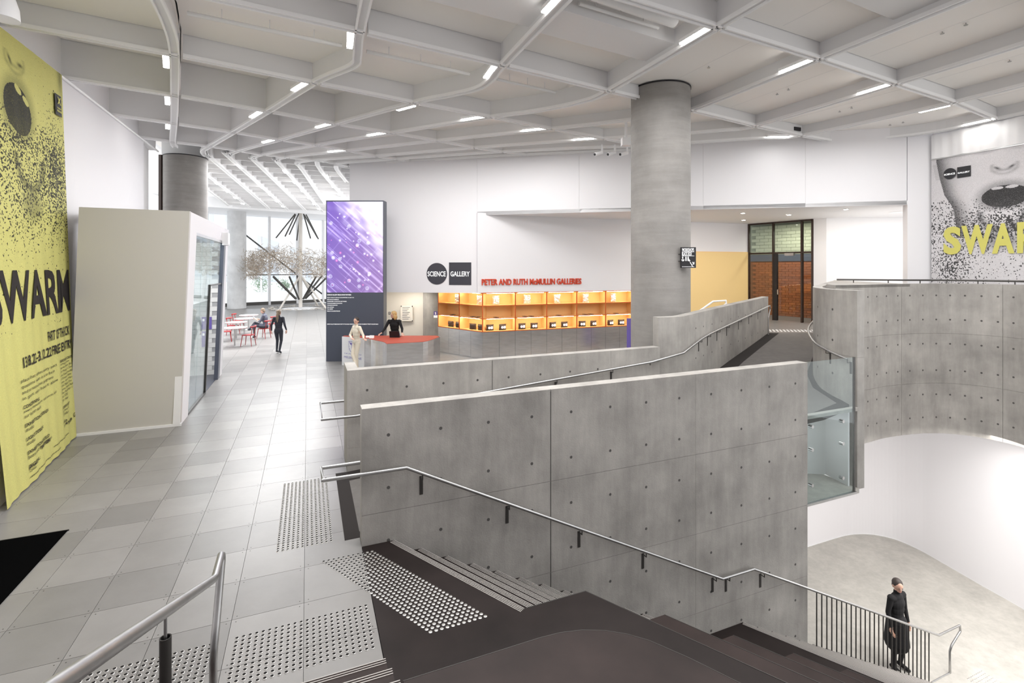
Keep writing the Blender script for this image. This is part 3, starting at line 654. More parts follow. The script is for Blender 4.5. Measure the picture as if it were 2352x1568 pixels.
cf = MB(); cf.prism([(G0 - gd * 1.2)[:2], (G1 + gd * 0.2)[:2], (G1 + gd * 1.6 + gn * 2.3)[:2], (G0 - gd * 1.2 + gn * 2.3)[:2]], 5.13, 5.2); cf.build('corridor_ceiling', M_NAVY, cr)
area('corridor_fill', G0.lerp(G1, 0.5) + gn * 0.9 + Z3 * 4.85, G0.lerp(G1, 0.5) + gn * 1.5 + Z3 * 2, 2.0, 0.6, 48, (1, 0.96, 0.88))  # unseen lamp added to light the brick corridor

# ---- lobby glass facade
GA, GB = Vector((-24.0, 38.96, 0)), Vector((-10.5, 51.5, 0)); gd2 = (GB - GA).normalized(); gn2 = Vector((-gd2.y, gd2.x, 0)); L2 = (GB - GA).length
wn = struct('window_1', (GA + GB) / 2, 'bright full-height glass facade at the far end of the lobby')
def wbox(name, s0, s1, z0, z1, m, hw=0.05, parent=wn, off=0.0):
    b = MB(); b.box(GA + gd2 * ((s0 + s1) / 2) + gn2 * off + Z3 * ((z0 + z1) / 2), gd2, gn2, Z3, (s1 - s0) / 2, hw, (z1 - z0) / 2); return b.build(name, m, parent)
nm = 8; stp = L2 / nm
for k in range(nm):
    wbox('glass_pane', k * stp + 0.08, (k + 1) * stp - 0.08, 0.32, 8.4, M_GLASSC, 0.01); wbox('transom', k * stp + 0.08, (k + 1) * stp - 0.08, 2.52, 2.60, M_BAR, 0.04); wbox('sill', k * stp + 0.1, (k + 1) * stp - 0.1, 0.02, 0.30, M_BAR, 0.06)
for k in range(nm + 1): wbox('mullion', k * stp - 0.09, k * stp + 0.09, 0, 8.4, M_MULL, 0.09)
wn2 = struct('window_2', (-18, 30, 0), 'tall glass wall along the left side of the lobby')
HA = Vector((-13.4, 19.6, 0)); hd = (GA - HA).normalized(); hl = (GA - HA).length; hn = Vector((-hd.y, hd.x, 0))
for k in range(7):
    for nmn, s0, s1, z0, z1, m, hw in [('glass_pane', k * hl / 7 + 0.06, (k + 1) * hl / 7 - 0.06, 0.3, 8.4, M_GLASSC, 0.01), ('mullion', k * hl / 7 - 0.07, k * hl / 7 + 0.07, 0, 8.4, M_MULL, 0.08), ('sill', k * hl / 7 + 0.07, (k + 1) * hl / 7 - 0.07, 0, 0.28, M_BAR, 0.06)]:
        b = MB(); b.box(HA + hd * ((s0 + s1) / 2) + Z3 * ((z0 + z1) / 2), hd, hn, Z3, (s1 - s0) / 2, hw, (z1 - z0) / 2); b.build(nmn, m, wn2)

# ================================================================ CEILING
def P6(px, py, z=ZC): return UV(at_z(px, py, z))
RK = ['s', 'w', 'x', 'y', 'z', 'a', 'b', 'c', 'd']
ND = {   # rib crossings in the building grid, by cross line number
 's': {-3: (-4.62, 0.0), -2: (-4.62, 2.4), -1: (-4.62, 5.0), 0: (-4.62, 7.7), 1: (-4.62, 10.1), 2: (-4.62, 12.6), 3: (-4.62, 15.2), 4: (-4.62, 17.5)},
 'w': {-3: (-1.88, 0.2), -2: (-1.88, 2.7), -1: (-1.88, 5.3), 0: (-1.88, 8.0), 1: (-2.1, 10.5), 2: (-2.62, 13.0), 3: (-3.17, 15.55), 4: (-3.69, 17.85)},
 'x': {-3: (0.88, 0.3), -2: (0.88, 2.9), -1: (0.88, 5.6), 0: (0.88, 8.31), 1: (0.24, 11.0), 2: (-0.79, 13.45), 3: (-1.84, 15.92), 4: (-2.75, 18.05)},
 'y': {-3: (3.5, 0.4), -2: (3.5, 3.1), -1: (3.5, 5.8), 0: (3.5, 8.68), 1: (2.4, 11.44), 2: (0.81, 13.95), 3: (-0.67, 16.32), 4: (-1.99, 18.38)},
 'z': {-3: (6.12, 0.6), -2: (6.12, 3.3), -1: (6.12, 6.0), 0: (6.11, 9.07), 1: (4.42, 11.79), 2: (2.32, 14.26), 3: (0.37, 16.58), 4: (-1.30, 18.66)},
 'a': {-3: (8.77, 0.8), -2: (8.77, 3.5), -1: (8.76, 6.2), 0: (8.70, 9.43), 1: (6.34, 12.16), 2: (3.73, 14.62), 3: (1.32, 17.01), 4: (-0.57, 18.80)},
 'b': {-3: (11.4, 1.0), -2: (11.4, 3.7), -1: (11.4, 6.44), 0: (11.25, 9.80), 1: (8.23, 12.49), 2: (5.03, 15.03), 3: (2.26, 17.45), 4: (0.34, 18.95)},
 'c': {-3: (13.9, 1.2), -2: (13.9, 3.9), -1: (13.9, 6.65), 0: (13.30, 10.0), 1: (9.76, 12.77), 2: (6.09, 15.17), 3: (3.03, 17.65), 4: (1.09, 19.22)},
 'd': {-3: (16.45, 1.4), -2: (16.45, 4.2), -1: (16.45, 7.0), 0: (14.9, 10.1), 1: (11.0, 12.72), 2: (6.98, 15.28), 3: (3.53, 17.83), 4: (1.51, 19.60)}}
MIDP = {('w', 0): [(-1.93, 9.3)], ('x', 0): [(0.93, 9.3), (0.88, 9.85)], ('y', 0): [(3.54, 9.5), (3.42, 10.1), (2.95, 10.75)], ('z', 0): [(5.92, 9.95), (5.25, 10.95)], ('a', 0): [(8.35, 10.05), (7.55, 10.95)], ('b', 0): [(10.75, 10.5), (9.6, 11.5)], ('c', 0): [(12.2, 10.9)], ('d', -1): [(16.4, 8.3), (15.8, 9.35)]}
ceil = struct('ceiling', (0, 0, ZC), 'white ceiling of deep curved ribs with slim lamps')
def seg(k, j):                                  # plan points of rib k from cross line j up to j + 1
    return [ND[k][j]] + MIDP.get((k, j), []) + [ND[k][j + 1]]
def rib_path(k):
    out = []
    for j in range(-3, 4): out += seg(k, j)[:-1]
    return out + [ND[k][4]]
LOB = {'x': [(474, 349), (483, 362), (503, 374), (622, 480)], 'y': [(533, 359), (544, 371), (665, 483)], 'z': [(587, 367), (604, 382), (706, 485)], 'a': [(640, 371), (655, 384), (745, 488)], 'b': [(688, 377), (702, 392), (752, 470)], 'c': [(736, 380), (798, 458)], 'd': [(778, 384), (802, 419)]}
LINES = {}
def rib(name, uvs, w, ztop, parent, per=5, lip=True):
    pts = [W(*p) for p in uvs]; pts = smooth_path([(p.x, p.y) for p in pts], per) if per > 1 and len(pts) > 2 else pts
    o, nr = ribbon(name, [p - Vector((0, 0, 0)) for p in pts], 1, w, ZC + 0.025, ztop, M_RIB, parent)
    n = len(pts); off = []
    o.location = -nr[0] * 0
    if lip:
        for a in (-0.03, w):
            q = [pts[i] + nr[i] * a for i in range(n)]; ribbon('rib_flange', q, 1, 0.03, ZC - 0.01, ZC + 0.05, M_LIP, o)
    return o, [pts[i] + nr[i] * (w / 2) for i in range(n)]
for k in RK[1:]:
    uvs = rib_path(k)
    if k in LOB: uvs = uvs + [P6(*q) for q in LOB[k]]
    if k == 'w': uvs = uvs + [(-3.78, 18.6)]
    uvs = [(u - 0.05, v) for u, v in uvs]
    _, LINES[k] = rib('rib', uvs, 0.10, ZC + 0.92, ceil)
for j in range(-3, 5):
    for k0, k1 in zip(RK[:-1], RK[1:]):
        a, c = Vector(ND[k0][j]), Vector(ND[k1][j])
        rib('cross_rib', [a.lerp(c, 0.012), c.lerp(a, 0.012)], 0.07, ZC + 0.92, ceil, 1)
def depth(k, j):
    if j >= 1: return 0.78 if k in 'swxy' else 0.30
    if k in 'zabcd': return 0.29
    return 0.40
for j in range(-3, 4):
    for k0, k1 in zip(RK[:-1], RK[1:]):
        poly = seg(k0, j) + seg(k1, j)[::-1]; z = ZC + depth(k0, j)
        c = Vector((sum(p[0] for p in poly) / len(poly), sum(p[1] for p in poly) / len(poly)))
        MB().prism([W(*(c + (Vector(p) - c) * 0.99))[:2] for p in poly], z, z + 0.06).build('ceiling_panel', M_PANEL, ceil)
        if depth(k0, j) < 0.35 and k0 in 'zabc' and j < 1:                           # fine seam along the panel
            a0, a1 = Vector(ND[k0][j]).lerp(Vector(ND[k1][j]), 0.5), Vector(ND[k0][j + 1]).lerp(Vector(ND[k1][j + 1]), 0.5)
            p, q = W(*a0, z - 0.001), W(*a1, z - 0.001); d = (q - p).normalized(); MB().box((p + q) / 2, d, Z3.cross(d), Z3, (q - p).length / 2 - 0.1, 0.003, 0.001).build('panel_seam', M_RIB, ceil)
# deep box beams inside the nearest bays
for (k0, k1, j, f0) in [('x', 'y', -1, 0.42), ('y', 'z', -1, 0.45), ('w', 'x', -1, 0.5), ('z', 'a', -2, 0.4)]:
    a = Vector(ND[k0][j]).lerp(Vector(ND[k0][j + 1]), f0); c = Vector(ND[k1][j]).lerp(Vector(ND[k1][j + 1]), f0)
    p, q = W(*a), W(*c); d = (q - p).normalized(); e = Z3.cross(d)
    MB().box((p + q) / 2 + Z3 * (ZC + 0.30), d, e, Z3, (q - p).length / 2 - 0.06, 0.40, 0.16).build('box_beam', M_RIB, ceil)
# lobby ceiling: panels, ribs, edge beam
lob = struct('ceiling_lobby', (-10, 26, ZC), 'bright lobby ceiling of slanting white ribs with spot lamps')
for pp_ in ([(440, 374), (470, 397), (575, 476)], [(440, 407), (470, 430), (528, 474)]):
    rib('rib', [P6(*q) for q in pp_], 0.08, ZC + 0.6, lob, 1)
LO = [(440, 340), (474, 349), (805, 386), (790, 495), (493, 476), (400, 470)]
lobp = [W(-3.6, 18.9), W(-2.9, 18.35), W(1.6, 19.5), W(4.2, 36), W(-4.4, 36), W(-4.9, 19.0)]
MB().prism([p[:2] for p in lobp], ZC + 0.50, ZC + 0.56).build('ceiling_panel', M_PANEL, lob)
e0, e1 = at_z(485, 474.5, ZC), at_z(770, 493.5, ZC); ed = (e1 - e0).normalized(); en = Vector((-ed.y, ed.x, 0))
MB().box((e0 + e1) / 2 + Z3 * (0.3), ed, en, Z3, (e1 - e0).length / 2 + 2, 0.12, 0.33).build('edge_beam', M_LIP, lob)
E0, E1 = e0 - ed * 3, e1 + ed * 3
for r in range(16):                            # cross battens between the lobby ribs
    v = 20.2 + r * 1.05; MB().uv(-4.6, 3.0, v - 0.03, v + 0.03, ZC + 0.06, ZC + 0.5).build('cross_rib', M_RIB, lob)
MB().prism([(e0 - ed * 3)[:2], (e1 + ed * 5)[:2], (GB.x + 1, GB.y + 1), (GA.x - 1, GA.y + 1)], ZC + 0.55, ZC + 0.65).build('ceiling_panel', M_WHITE, lob)
# roof over everything so that no daylight leaks between panels
MB().prism([W(*p)[:2] for p in [(-5, -3), (17.5, -3), (17.5, 9), (3, 21), (4.5, 37), (-5.5, 37), (-5.5, 19), (-5, 19)]], ZC + 0.95, ZC + 1.05).build('roof_slab', M_WHITE, ceil)

# lamps on the ribs
def nearest(p, keys):
    best = None
    for k in keys:
        L = LINES[k]
        for i in range(len(L) - 1):
            a, c = L[i], L[i + 1]; ab = c - a; t = max(0, min(1, (p - a).dot(ab) / max(ab.dot(ab), 1e-9))); q = a + ab * t; dd = (p - q).length
            if best is None or dd < best[0]: best = (dd, k, ab.normalized(), q)
    return best
ORD = ['nearest', 'second', 'third', 'fourth', 'fifth', 'sixth', 'seventh', 'eighth']
RIBN = {'w': 'the bent rib that ends at the dark column', 'x': 'the second curved rib from the left wall', 'y': 'the third curved rib from the left wall', 'z': 'the rib curving past the thick column', 'a': 'the rib just right of the thick column', 'b': 'the next rib right of the vented one', 'c': 'the wavy rib over the pier', 'd': 'the last rib along the face poster'}
lamps = {}
for px, py in [(396, 146), (396, 234), (396, 291.5), (811, 95), (700, 204), (595, 266), (1134, 168), (923, 245), (750, 291), (622, 325.5), (1286, 11), (1089.5, 275.5), (868, 310), (767, 346), (1608, 88), (1227, 301), (1834, 156), (1341, 321), (2011, 207), (1787, 315), (2144, 250), (2251, 282)]:
    p = at_z(px, py, ZC); p.z = 0; dd, k, t, q = nearest(p, 'wxyzabcd'); lamps.setdefault(k, []).append((p.length, p, t, q))
def lamp(p, t, hl, hw, label, grp, name='ceiling_light'):
    s = Z3.cross(t); b = MB(); b.box((p.x, p.y, ZC + 0.045), t, s, Z3, hl, hw, 0.03); o = tag(b.build(name, M_LIP), label, 'light', grp)
    d = MB(); d.box((p.x, p.y, ZC + 0.004), t, s, Z3, hl - 0.008, hw - 0.004, 0.012); d.build('diffuser', M_LAMP, o); return o
for k, L in lamps.items():
    L.sort(key=lambda a: a[0])
    for i, (_, p, t, q) in enumerate(L):
        n = Z3.cross(t); side = -1 if (p - q).dot(n) < 0 else 1; c = q + n * side * 0.135
        c = q + (p - q).dot(t) * t + n * side * 0.135
        lamp(c, t, 0.30, 0.05, f'{"slim white lamp on" if len(L) == 1 else ORD[i] + " slim white lamp along"} {RIBN[k]}', 'slim lamps on the hall ceiling ribs')
LL = [([(172, 920), (305, 1030), (425, 1125), (520, 1200), (603, 1268)], 'the lobby rib beside the dark column'), ([(565, 835), (715, 968), (833, 1078), (927, 1165), (1003, 1238), (1073, 1300)], 'the second lit lobby rib from the dark column'), ([(1105, 893), (1217, 1020), (1308, 1120), (1380, 1205), (1440, 1273), (1495, 1330)], 'the third lit lobby rib from the dark column'), ([(1577, 948), (1668, 1068), (1735, 1160)], 'the lit lobby rib above the tall screen')]
for L, nmx in LL:
    pts = [at_z(440 + x / 5.113, 220 + y / 5.113, ZC) for x, y in L]; t = (pts[-1] - pts[0]).normalized()
    for i, p in enumerate(pts): lamp(p, t, 0.26, 0.08, f'{ORD[i]} bright lamp along {nmx}', 'bright lamps on the lobby ceiling')
# service pipes and small ceiling fittings
def pipe(p0, p1, z, r, label, name='sprinkler_pipe'):
    a, c = at_z(*p0, z), at_z(*p1, z); o = MB().tube([a, c], r, 10).build(name, M_PIPE, None, True); tag(o, label, 'pipe')
    for f in (0.2, 0.5, 0.8): MB().tube([a.lerp(c, f), a.lerp(c, f) + Z3 * 0.2], 0.008, 6).build('pipe_hanger', M_PIPE, o)
    return o
pipe((430, 30), (785, 105), ZC + 0.22, 0.035, 'white service pipe in the bay right of the bent rib')
pipe((842, 118), (1078, 170), ZC + 0.22, 0.035, 'white service pipe in the bay left of the lamp beside the column rib')
pipe((1142, 182), (1276, 212), ZC + 0.22, 0.03, 'short white service pipe in the bay before the thick column')
pipe((1330, 8), (1512, 64), ZC + 0.24, 0.03, 'thin white pipe beside the fat duct at the top of the picture')
pipe((1360, -18), (1548, 48), ZC + 0.2, 0.11, 'fat round white duct at the top of the ceiling', 'air_duct')
for i, (x, y, lab) in enumerate([(1800, 230, 'sprinkler, left one of the pair in the upper right'), (1960, 172, 'sprinkler, right one of the pair in the upper right'), (2255, 418, 'lone sprinkler at the right edge above the face poster'), (685, 640, 'left sprinkler of the pair in the bay right of the thick column'), (762, 610, 'right sprinkler of the pair in the bay right of the thick column'), (1107, 757, 'left sprinkler of the pair in the second bay from the column'), (1188, 733, 'right sprinkler of the pair in the second bay from the column'), (1447, 848, 'left sprinkler of the pair in the bay before the pier'), (1535, 830, 'right sprinkler of the pair in the bay before the pier'), (223, 460, 'lone sprinkler in the bay over the thick column')]):
    p = at_z(1552 + x / 2.94, y / 2.94, ZC + 0.25); o = tag(MB().lathe([(0.03, 0.0), (0.03, 0.012), (0.008, 0.012), (0.008, 0.05)], p, 8).build('sprinkler', M_STEEL), 'small steel ' + lab, 'sprinkler', 'sprinklers under the right ceiling')
for k, lab in enumerate(['leftmost of the three white spot projectors under the back ceiling', 'middle one of the three white spot projectors under the back ceiling', 'white spot projector closest to the thick column']):
    p = at_y([1374, 1404, 1432][k], 352, 15.3); o = thing('spot_projector', p, lab, 'light', 'spot projectors near the column')
    MB().tube([p + Vector((0.12, 0, 0.02)), p + Vector((-0.12, -0.12, -0.06))], 0.055, 10).build('lamp_body', M_WHITE, o, True); MB().tube([p + Vector((-0.12, -0.12, -0.06)), p + Vector((-0.13, -0.13, -0.063))], 0.04, 10).build('lens', M_BLK, o)
    MB().ab(p.x + 0.09, p.x + 0.14, p.y - 0.03, p.y + 0.03, p.z + 0.0, ZC).build('bracket', M_WHITE, o)
p = at_y(1438, 326, 13.2); o = thing('ceiling_speaker', p, 'white boxy speaker beside the top of the thick column', 'speaker'); MB().ab(p.x - 0.12, p.x + 0.12, p.y - 0.1, p.y + 0.1, p.z - 0.1, p.z + 0.1).build('speaker_box', M_WHITE, o); MB().ab(p.x - 0.03, p.x + 0.03, p.y - 0.02, p.y + 0.02, p.z + 0.1, ZC + 0.1).build('bracket', M_WHITE, o)
p = at_y(10, 22, 6.2); o = thing('pendant_speaker', p, 'white bell-shaped speaker at the upper left corner', 'speaker'); MB().lathe([(0.02, 0.2), (0.10, 0.16), (0.14, 0.02), (0.15, -0.12), (0.12, -0.12)], p, 20).build('speaker_bell', M_WHITE, o, True); MB().tube([p + Z3 * 0.18, p + Vector((0.05, 0, 0.8))], 0.006, 6).build('speaker_cable', M_WHITE, o)
for x, y, w in [(1622, 236, 0.22), (1302, 287, 0.22), (1831, 297, 0.13)]:
    p = at_z(x, y, ZC + 0.14); dd, k, t, q = nearest(Vector((p.x, p.y, 0)), 'ab') if x != 1831 else (0, 0, Vector((0.93, 0.36, 0)), 0)
    n = Z3.cross(t); c = Vector((p.x, p.y, ZC + 0.15)); MB().box(c, t, n, Z3, w, 0.02, 0.05).build('rib_vent', M_BLK, ceil)
for (x, y), lab in zip([(1706, 489), (1708, 505), (1812, 493), (1943, 480), (1555, 499)], ['front one of the two left of the glass doors', 'back one of the two left of the glass doors', 'one directly above the glass doors', 'one over the bright white wall', 'one half hidden behind the thick column']):
    p = at_z(x, y, 5.0); o = tag(MB().lathe([(0.07, -0.012), (0.09, 0.0)], p, 16).build('downlight', M_WHITE), 'small round recess downlight, ' + lab, 'light', 'downlights of the recess'); MB().lathe([(0.06, -0.016), (0.06, -0.012)], p, 14).build('lens', M_SPOT, o)
p = at_z(2062, 487, 5.0); o = tag(MB().lathe([(0.22, -0.015), (0.26, 0.0)], p, 24).build('air_diffuser', M_LIP), 'round white air diffuser in the recess soffit', 'vent')
for a, c in [(0, 1)]: pass

# ================================================================ OUTSIDE THE LOBBY
st = struct('street', (0, 0, 0), 'pale overexposed street outside the lobby glass'); MB().prism([(-70, 30), (-24.5, 39.2), (-10, 52.6), (40, 52), (40, 120), (-110, 120), (-110, 30)], -0.3, -0.05).build('street_paving', M_PAVE, st)
bo = thing('building', (-30, 78, 0), 'pale building front across the street beyond the lobby glass', 'building')
MB().ab(-70, 8, 76, 84, -0.1, 16).build('facade', M_EXT, bo)
for r in range(3):
    for c in range(14):
        x = -64 + c * 5.0; f = MB().ab(x, x + 3.2, 75.9, 76.02, 1.0 + r * 4.6, 3.9 + r * 4.6).build('window', M_EXTW, bo)
cnp = thing('canopy', (-24, 60, 6), 'white sloping canopy over the street outside the lobby', 'canopy')
A_, B_ = at_y(558, 528, 56), at_y(725, 585, 56); cn = MB(); cn.add([A_, B_, B_ + Vector((0, 6, 0.3)), A_ + Vector((0, 6, 0.3)), at_y(560, 470, 56), at_y(760, 470, 56), at_y(760, 470, 56) + Vector((0, 6, 0)), at_y(560, 470, 56) + Vector((0, 6, 0))], [(0, 1, 2, 3), (0, 1, 5, 4), (3, 2, 6, 7), (0, 3, 7, 4), (1, 2, 6, 5), (4, 5, 6, 7)]); cn.build('canopy_roof', M_WHITE, cnp)
for x in (600, 700): q = at_y(x, 560, 58); MB().tube([Vector((q.x, q.y, -0.1)), Vector((q.x, q.y, 7.4))], 0.12, 8).build('canopy_post', M_WHITE, cnp)
for i, (x, y, s) in enumerate([(600, 66, 1.1), (655, 70, 0.8)]):
    q = at_y(x, 640, y); sh = MB()
    for k in range(500):
        a = random.gauss(0, .45) * s; b_ = random.gauss(0, .45) * s; c_ = abs(random.gauss(0.9, .45)) * s; e = Vector((random.uniform(-1, 1), random.uniform(-1, 1), random.uniform(-1, 1))).normalized() * 0.16; g = e.cross(Vector((random.random(), .3, random.random()))).normalized() * 0.1
        o_ = Vector((q.x + a, q.y + b_, c_)); sh.add([o_, o_ + e, o_ + e + g, o_ + g], [(0, 1, 2, 3)])
    ob = thing('street_shrub', (q.x, q.y, 0), ['pale green shrub outside the lobby glass, left of the sculpture', 'smaller pale green shrub outside the lobby glass'][i], 'shrub'); tag(sh.build('foliage', M_LEAF, ob), kind='stuff'); MB().tube([(q.x, q.y, -0.1), (q.x, q.y, 0.8 * s)], 0.05, 6).build('stem', M_TWIG, ob)

# ================================================================ HANDRAILS
def rail_thing(name, pts, r, label, brackets=(), m=None, per=0):
    o = thing(name, pts[0], label, 'handrail'); MB().tube(pts, r, 12).build('rail_tube', m or M_STEEL, o, True)
    for p, wallp in brackets:
        p = Vector(p); q = Vector(wallp); b = MB(); b.tube([p, p - Z3 * 0.07, q - Z3 * 0.07 + (p - q) * 0.15], 0.008, 6); b.box(q - Z3 * 0.17, (q - p).normalized(), (q - p).normalized().cross(Z3), Z3, 0.006, 0.02, 0.11); b.build('bracket', M_BAR, o)
    return o
def zr(u):                                      # rail height along the stairs
    if u < 1.06: return 0.85
    if u < 5.87: return 0.85 - 2.44 * (u - 1.06) / 4.81
    if u < 6.52: return -1.59
    return -1.59 - 2.44 * (u - 6.52) / 4.91
VR = 5.775
pts = [W(u, 6.14, 0.85 + max(0, u - 0.6) / 13) for u in (7.6, 4, 2, 0.6, 0.15)] + [W(0.15, VR, 0.85)] + [W(u, VR, zr(u)) for u in (0.6, 1.06, 2, 3, 4, 5, 5.87, 6.52, 7.5, 8.5, 9.5, 10.5, 11.43)] + [W(12.14, VR, -4.03), W(12.16, VR, -4.15), W(11.86, VR, -4.35), W(11.8, VR, -4.45), W(11.8, VR, -4.88)]
o = rail_thing('handrail', pts, 0.021, 'long stainless handrail on the stair side of the tall concrete wall', [(W(u, VR, zr(u)), W(u, 5.856, zr(u))) for u in (1.25, 2.35, 3.4, 4.45, 5.75, 6.02, 6.75)])
for k in range(26):
    u = 7.96 + k * 0.126; MB().tube([W(u, VR, zr(u) - 0.02), W(u, VR, zr(u) - 1.0)], 0.010, 6).build('baluster', M_BAR, o)
MB().tube([W(11.8, VR, -4.872), W(11.2, VR, -4.872)], 0.012, 6).build('foot_bar', M_STEEL, o)
zq = lambda u: 0.87 + max(0, (u - 0.7)) * (0.46 / 5.99)
pts = [W(0.75, 8.89, 0.9), W(0.2, 8.89, 0.9), W(0.2, 8.02, 0.87)] + [W(u, 8.02, zq(u)) for u in (0.7, 2, 3.5, 5, 6.3)]
n0 = 8
acc = 0
for i in range(10, nb - 1, 1):
    acc += (B2[i + 1] - B2[i]).length
    if acc < 0.75 and i > 10: continue
    acc = 0; t = (B2[i + 1] - B2[i]).normalized(); q = B2[i] + Vector((t.y, -t.x, 0)) * 0.075; f_ = (i - 10) / (nb - 11); pts.append(Vector((q.x, q.y, 1.40 + 0.57 * f_)))
pts += [pts[-1] + Vector((0.12, 0.14, 0.0)), pts[-1] + Vector((0.14, 0.17, -0.12)), pts[-1] + Vector((0.0, 0.0, -0.35)), pts[-1] + Vector((0.0, 0.0, -0.91))]
br = [(W(u, 8.02, zq(u)), W(u, 8.084, zq(u))) for u in (1.8, 3.0, 4.2, 5.4)]
for p_ in pts[9:-5:1]:
    i = min(range(nb), key=lambda i: (B2[i] - Vector((p_.x, p_.y, 0))).length); br.append((p_, Vector((B2[i].x, B2[i].y, p_.z))))
rail_thing('handrail', pts, 0.021, 'stainless handrail climbing along the outer wall of the ramp', br)
pts = []
for i in range(2, na - 8, 2):
    t = (PA[i + 1] - PA[i - 1]).normalized(); q = PA[i] + Vector((-t.y, t.x, 0)) * 0.09; pts.append(Vector((q.x, q.y, 1.43 + 0.012 * i)))
rail_thing('handrail', pts, 0.021, 'curved dark handrail hugging the inner wall of the ramp', [(pts[0], Vector((PA[2].x, PA[2].y, pts[0].z))), (pts[4], Vector((PA[10].x, PA[10].y, pts[4].z)))])
pts = smooth_path([(8.72, 13.3), (9.4, 12.98), (10.1, 12.72), (10.75, 12.62), (11.25, 12.42), (11.7, 11.95), (11.93, 11.3), (11.98, 10.3), (11.93, 8.6)], 4)
o = rail_thing('handrail', [p + Z3 * 2.85 for p in pts], 0.022, 'thin steel rail on top of the curved concrete wall at the right', (), M_BAR)
for i in range(2, len(pts), 4): MB().tube([pts[i] + Z3 * 2.85, pts[i] + Z3 * 2.76], 0.012, 6).build('rail_post', M_BAR, o)
S0 = Vector((-2.05, 3.40, 1.03)); dS = Vector((0.3817, -0.924, 0.4625))
L0 = [S0 + dS * 3.6, S0 + dS * 0.03, S0 + Vector((0.0, 0.02, 0.0)), Vector((-2.165, 3.685, 1.03)), Vector((-2.178, 3.715, 1.015)), Vector((-2.178, 3.715, 0.97)), Vector((-2.125, 3.56, 0.62)), Vector((-2.105, 3.50, 0.5)), Vector((-2.10, 3.48, 0.40)), Vector((-2.10, 3.48, 0.163))]
o = rail_thing('handrail', L0, 0.026, 'stainless handrail with a looped end in the lower left foreground')
q = S0 + dS * 1.243; zt_ = q.z - 0.115
MB().lathe([(0.024, 0.45), (0.024, zt_), (0.019, zt_), (0.019, zt_ - 0.05)], (q.x, q.y, 0), 20).build('stanchion', M_BAR, o, True); MB().tube([Vector((q.x, q.y, zt_ - 0.05)), Vector((q.x, q.y, q.z))], 0.007, 8).build('rail_stem', M_STEEL, o)
q1, q2, q3, q4 = at_y(1598, 720, 17.6), at_y(1638, 692, 17.6), at_y(1667, 690, 17.6), at_y(1668, 697, 17.6)
rail_thing('handrail', [q1 + (q1 - q2) * 0.6, q1, q2, q3, q4, at_y(1654, 708, 17.5), at_y(1652, 750, 17.5)], 0.035, 'white painted handrail behind the ramp wall in front of the ochre wall', (), M_LIP)

# glass balustrade between the two concrete walls
gb = thing('glass_balustrade', W(8.6, 6.0, 0), 'clear glass balustrade with round steel fixings beside the ramp', 'balustrade')
MB().uv(7.862, 9.27, 5.985, 6.0, -0.93, 1.53).build('glass_sheet', M_GLASS, gb)
for u in (8.12, 8.92):
    for z in (0.40, 0.0, -0.62): MB().tube([W(u, 5.96, z), W(u, 6.03, z)], 0.03, 14).build('glass_fixing', M_STEEL, gb, True)
MB().uv(7.862, 9.3, 5.97, 6.02, -0.97, -0.93).build('base_rail', M_STEEL, gb); MB().uv(7.862, 9.42, 6.02, 6.12, 0.52, 0.58).build('ramp_edge', M_CONC, gb)
MB().uv(9.25, 9.28, 5.985, 6.02, -0.93, 1.53).build('end_channel', M_BAR, gb)

# ================================================================ TACTILE PADS, MAT
sd = MB(); sd.lathe([(0.0175, 0.0), (0.0165, 0.003), (0.0145, 0.0045), (0.0132, 0.0048)], (0, 0, 0), 12, 0); sd.lathe([(0.0132, 0.0048), (0.0125, 0.0052)], (0, 0, 0), 10, 1); stud_me = sd.mesh('stud', [M_STUD, M_STUDD], False)
sl = MB(); sl.lathe([(0.0175, 0.0), (0.0165, 0.003), (0.0125, 0.005), (0.004, 0.0055)], (0, 0, 0), 12, 0); studl_me = sl.mesh('stud', [M_STUD], False)
def pad(label, pts):
    c = sum(pts, Vector()) / len(pts); o = thing('tactile_pad', (c.x, c.y, c.z), label, 'tactile pad', 'tactile paving pads'); rest = MB()
    pts = sorted(pts, key=lambda p: p.length)
    for i, p in enumerate(pts):
        lightk = UV(p)[0] > 0.574 and UV(p)[1] < 5.85
        if i < 300: s = link('stud', studl_me if lightk else stud_me, o); s.location = p
        else: rest.lathe([(0.0175, 0.0), (0.0165, 0.003), (0.0145, 0.0045), (0.0132, 0.0048)], p, 8, 0); rest.lathe([(0.0132, 0.0048), (0.0125, 0.0052)], p, 8, 0 if lightk else 1)
    if rest.v: tag(rest.build('stud_field', [M_STUD, M_STUDD], o), kind='stuff')
    return o
pad('long narrow field of steel studs on the pale floor before the ramp', [W(-0.306 + 0.0509 * i, 6.112 + 0.0501 * j) for i in range(12) for j in range(38)])
pad('wide field of steel studs on the pale floor in front of the short steps', [W(-0.557 + 0.0505 * i, 4.263 + 0.0501 * j) for i in range(22) for j in range(12)])
pad('field of steel studs around the foot of the foreground handrail post', [W(-0.753 - 0.0505 * i, 4.263 + 0.0501 * j) for i in range(18) for j in range(12)])
pad('slanted field of bright steel studs running from the pale tiles across the dark landing', [W(0.162 + 0.0505 * i + NU * 0.0493 * j, 5.711 + NVv * 0.0493 * j) for i in range(11) for j in range(35)])
pad('field of dark studs on the concrete floor at the foot of the stairs', [W(11.95 + 0.06 * i, 5.55 - 0.06 * j, -4.88) for i in range(9) for j in range(16)])
mm = thing('floor_mat', at_z(60, 1290), 'black floor mat at the lower left edge', 'mat'); m0 = UV(at_z(155, 1219)); MB().uv(m0[0] - 1.9, m0[0], m0[1] - 2.6, m0[1], 0.0, 0.012).build('mat_surface', M_MAT, mm); MB().uv(m0[0] - 1.9, m0[0] + 0.012, m0[1], m0[1] + 0.012, 0, 0.013).build('mat_edge', M_BLK, mm)

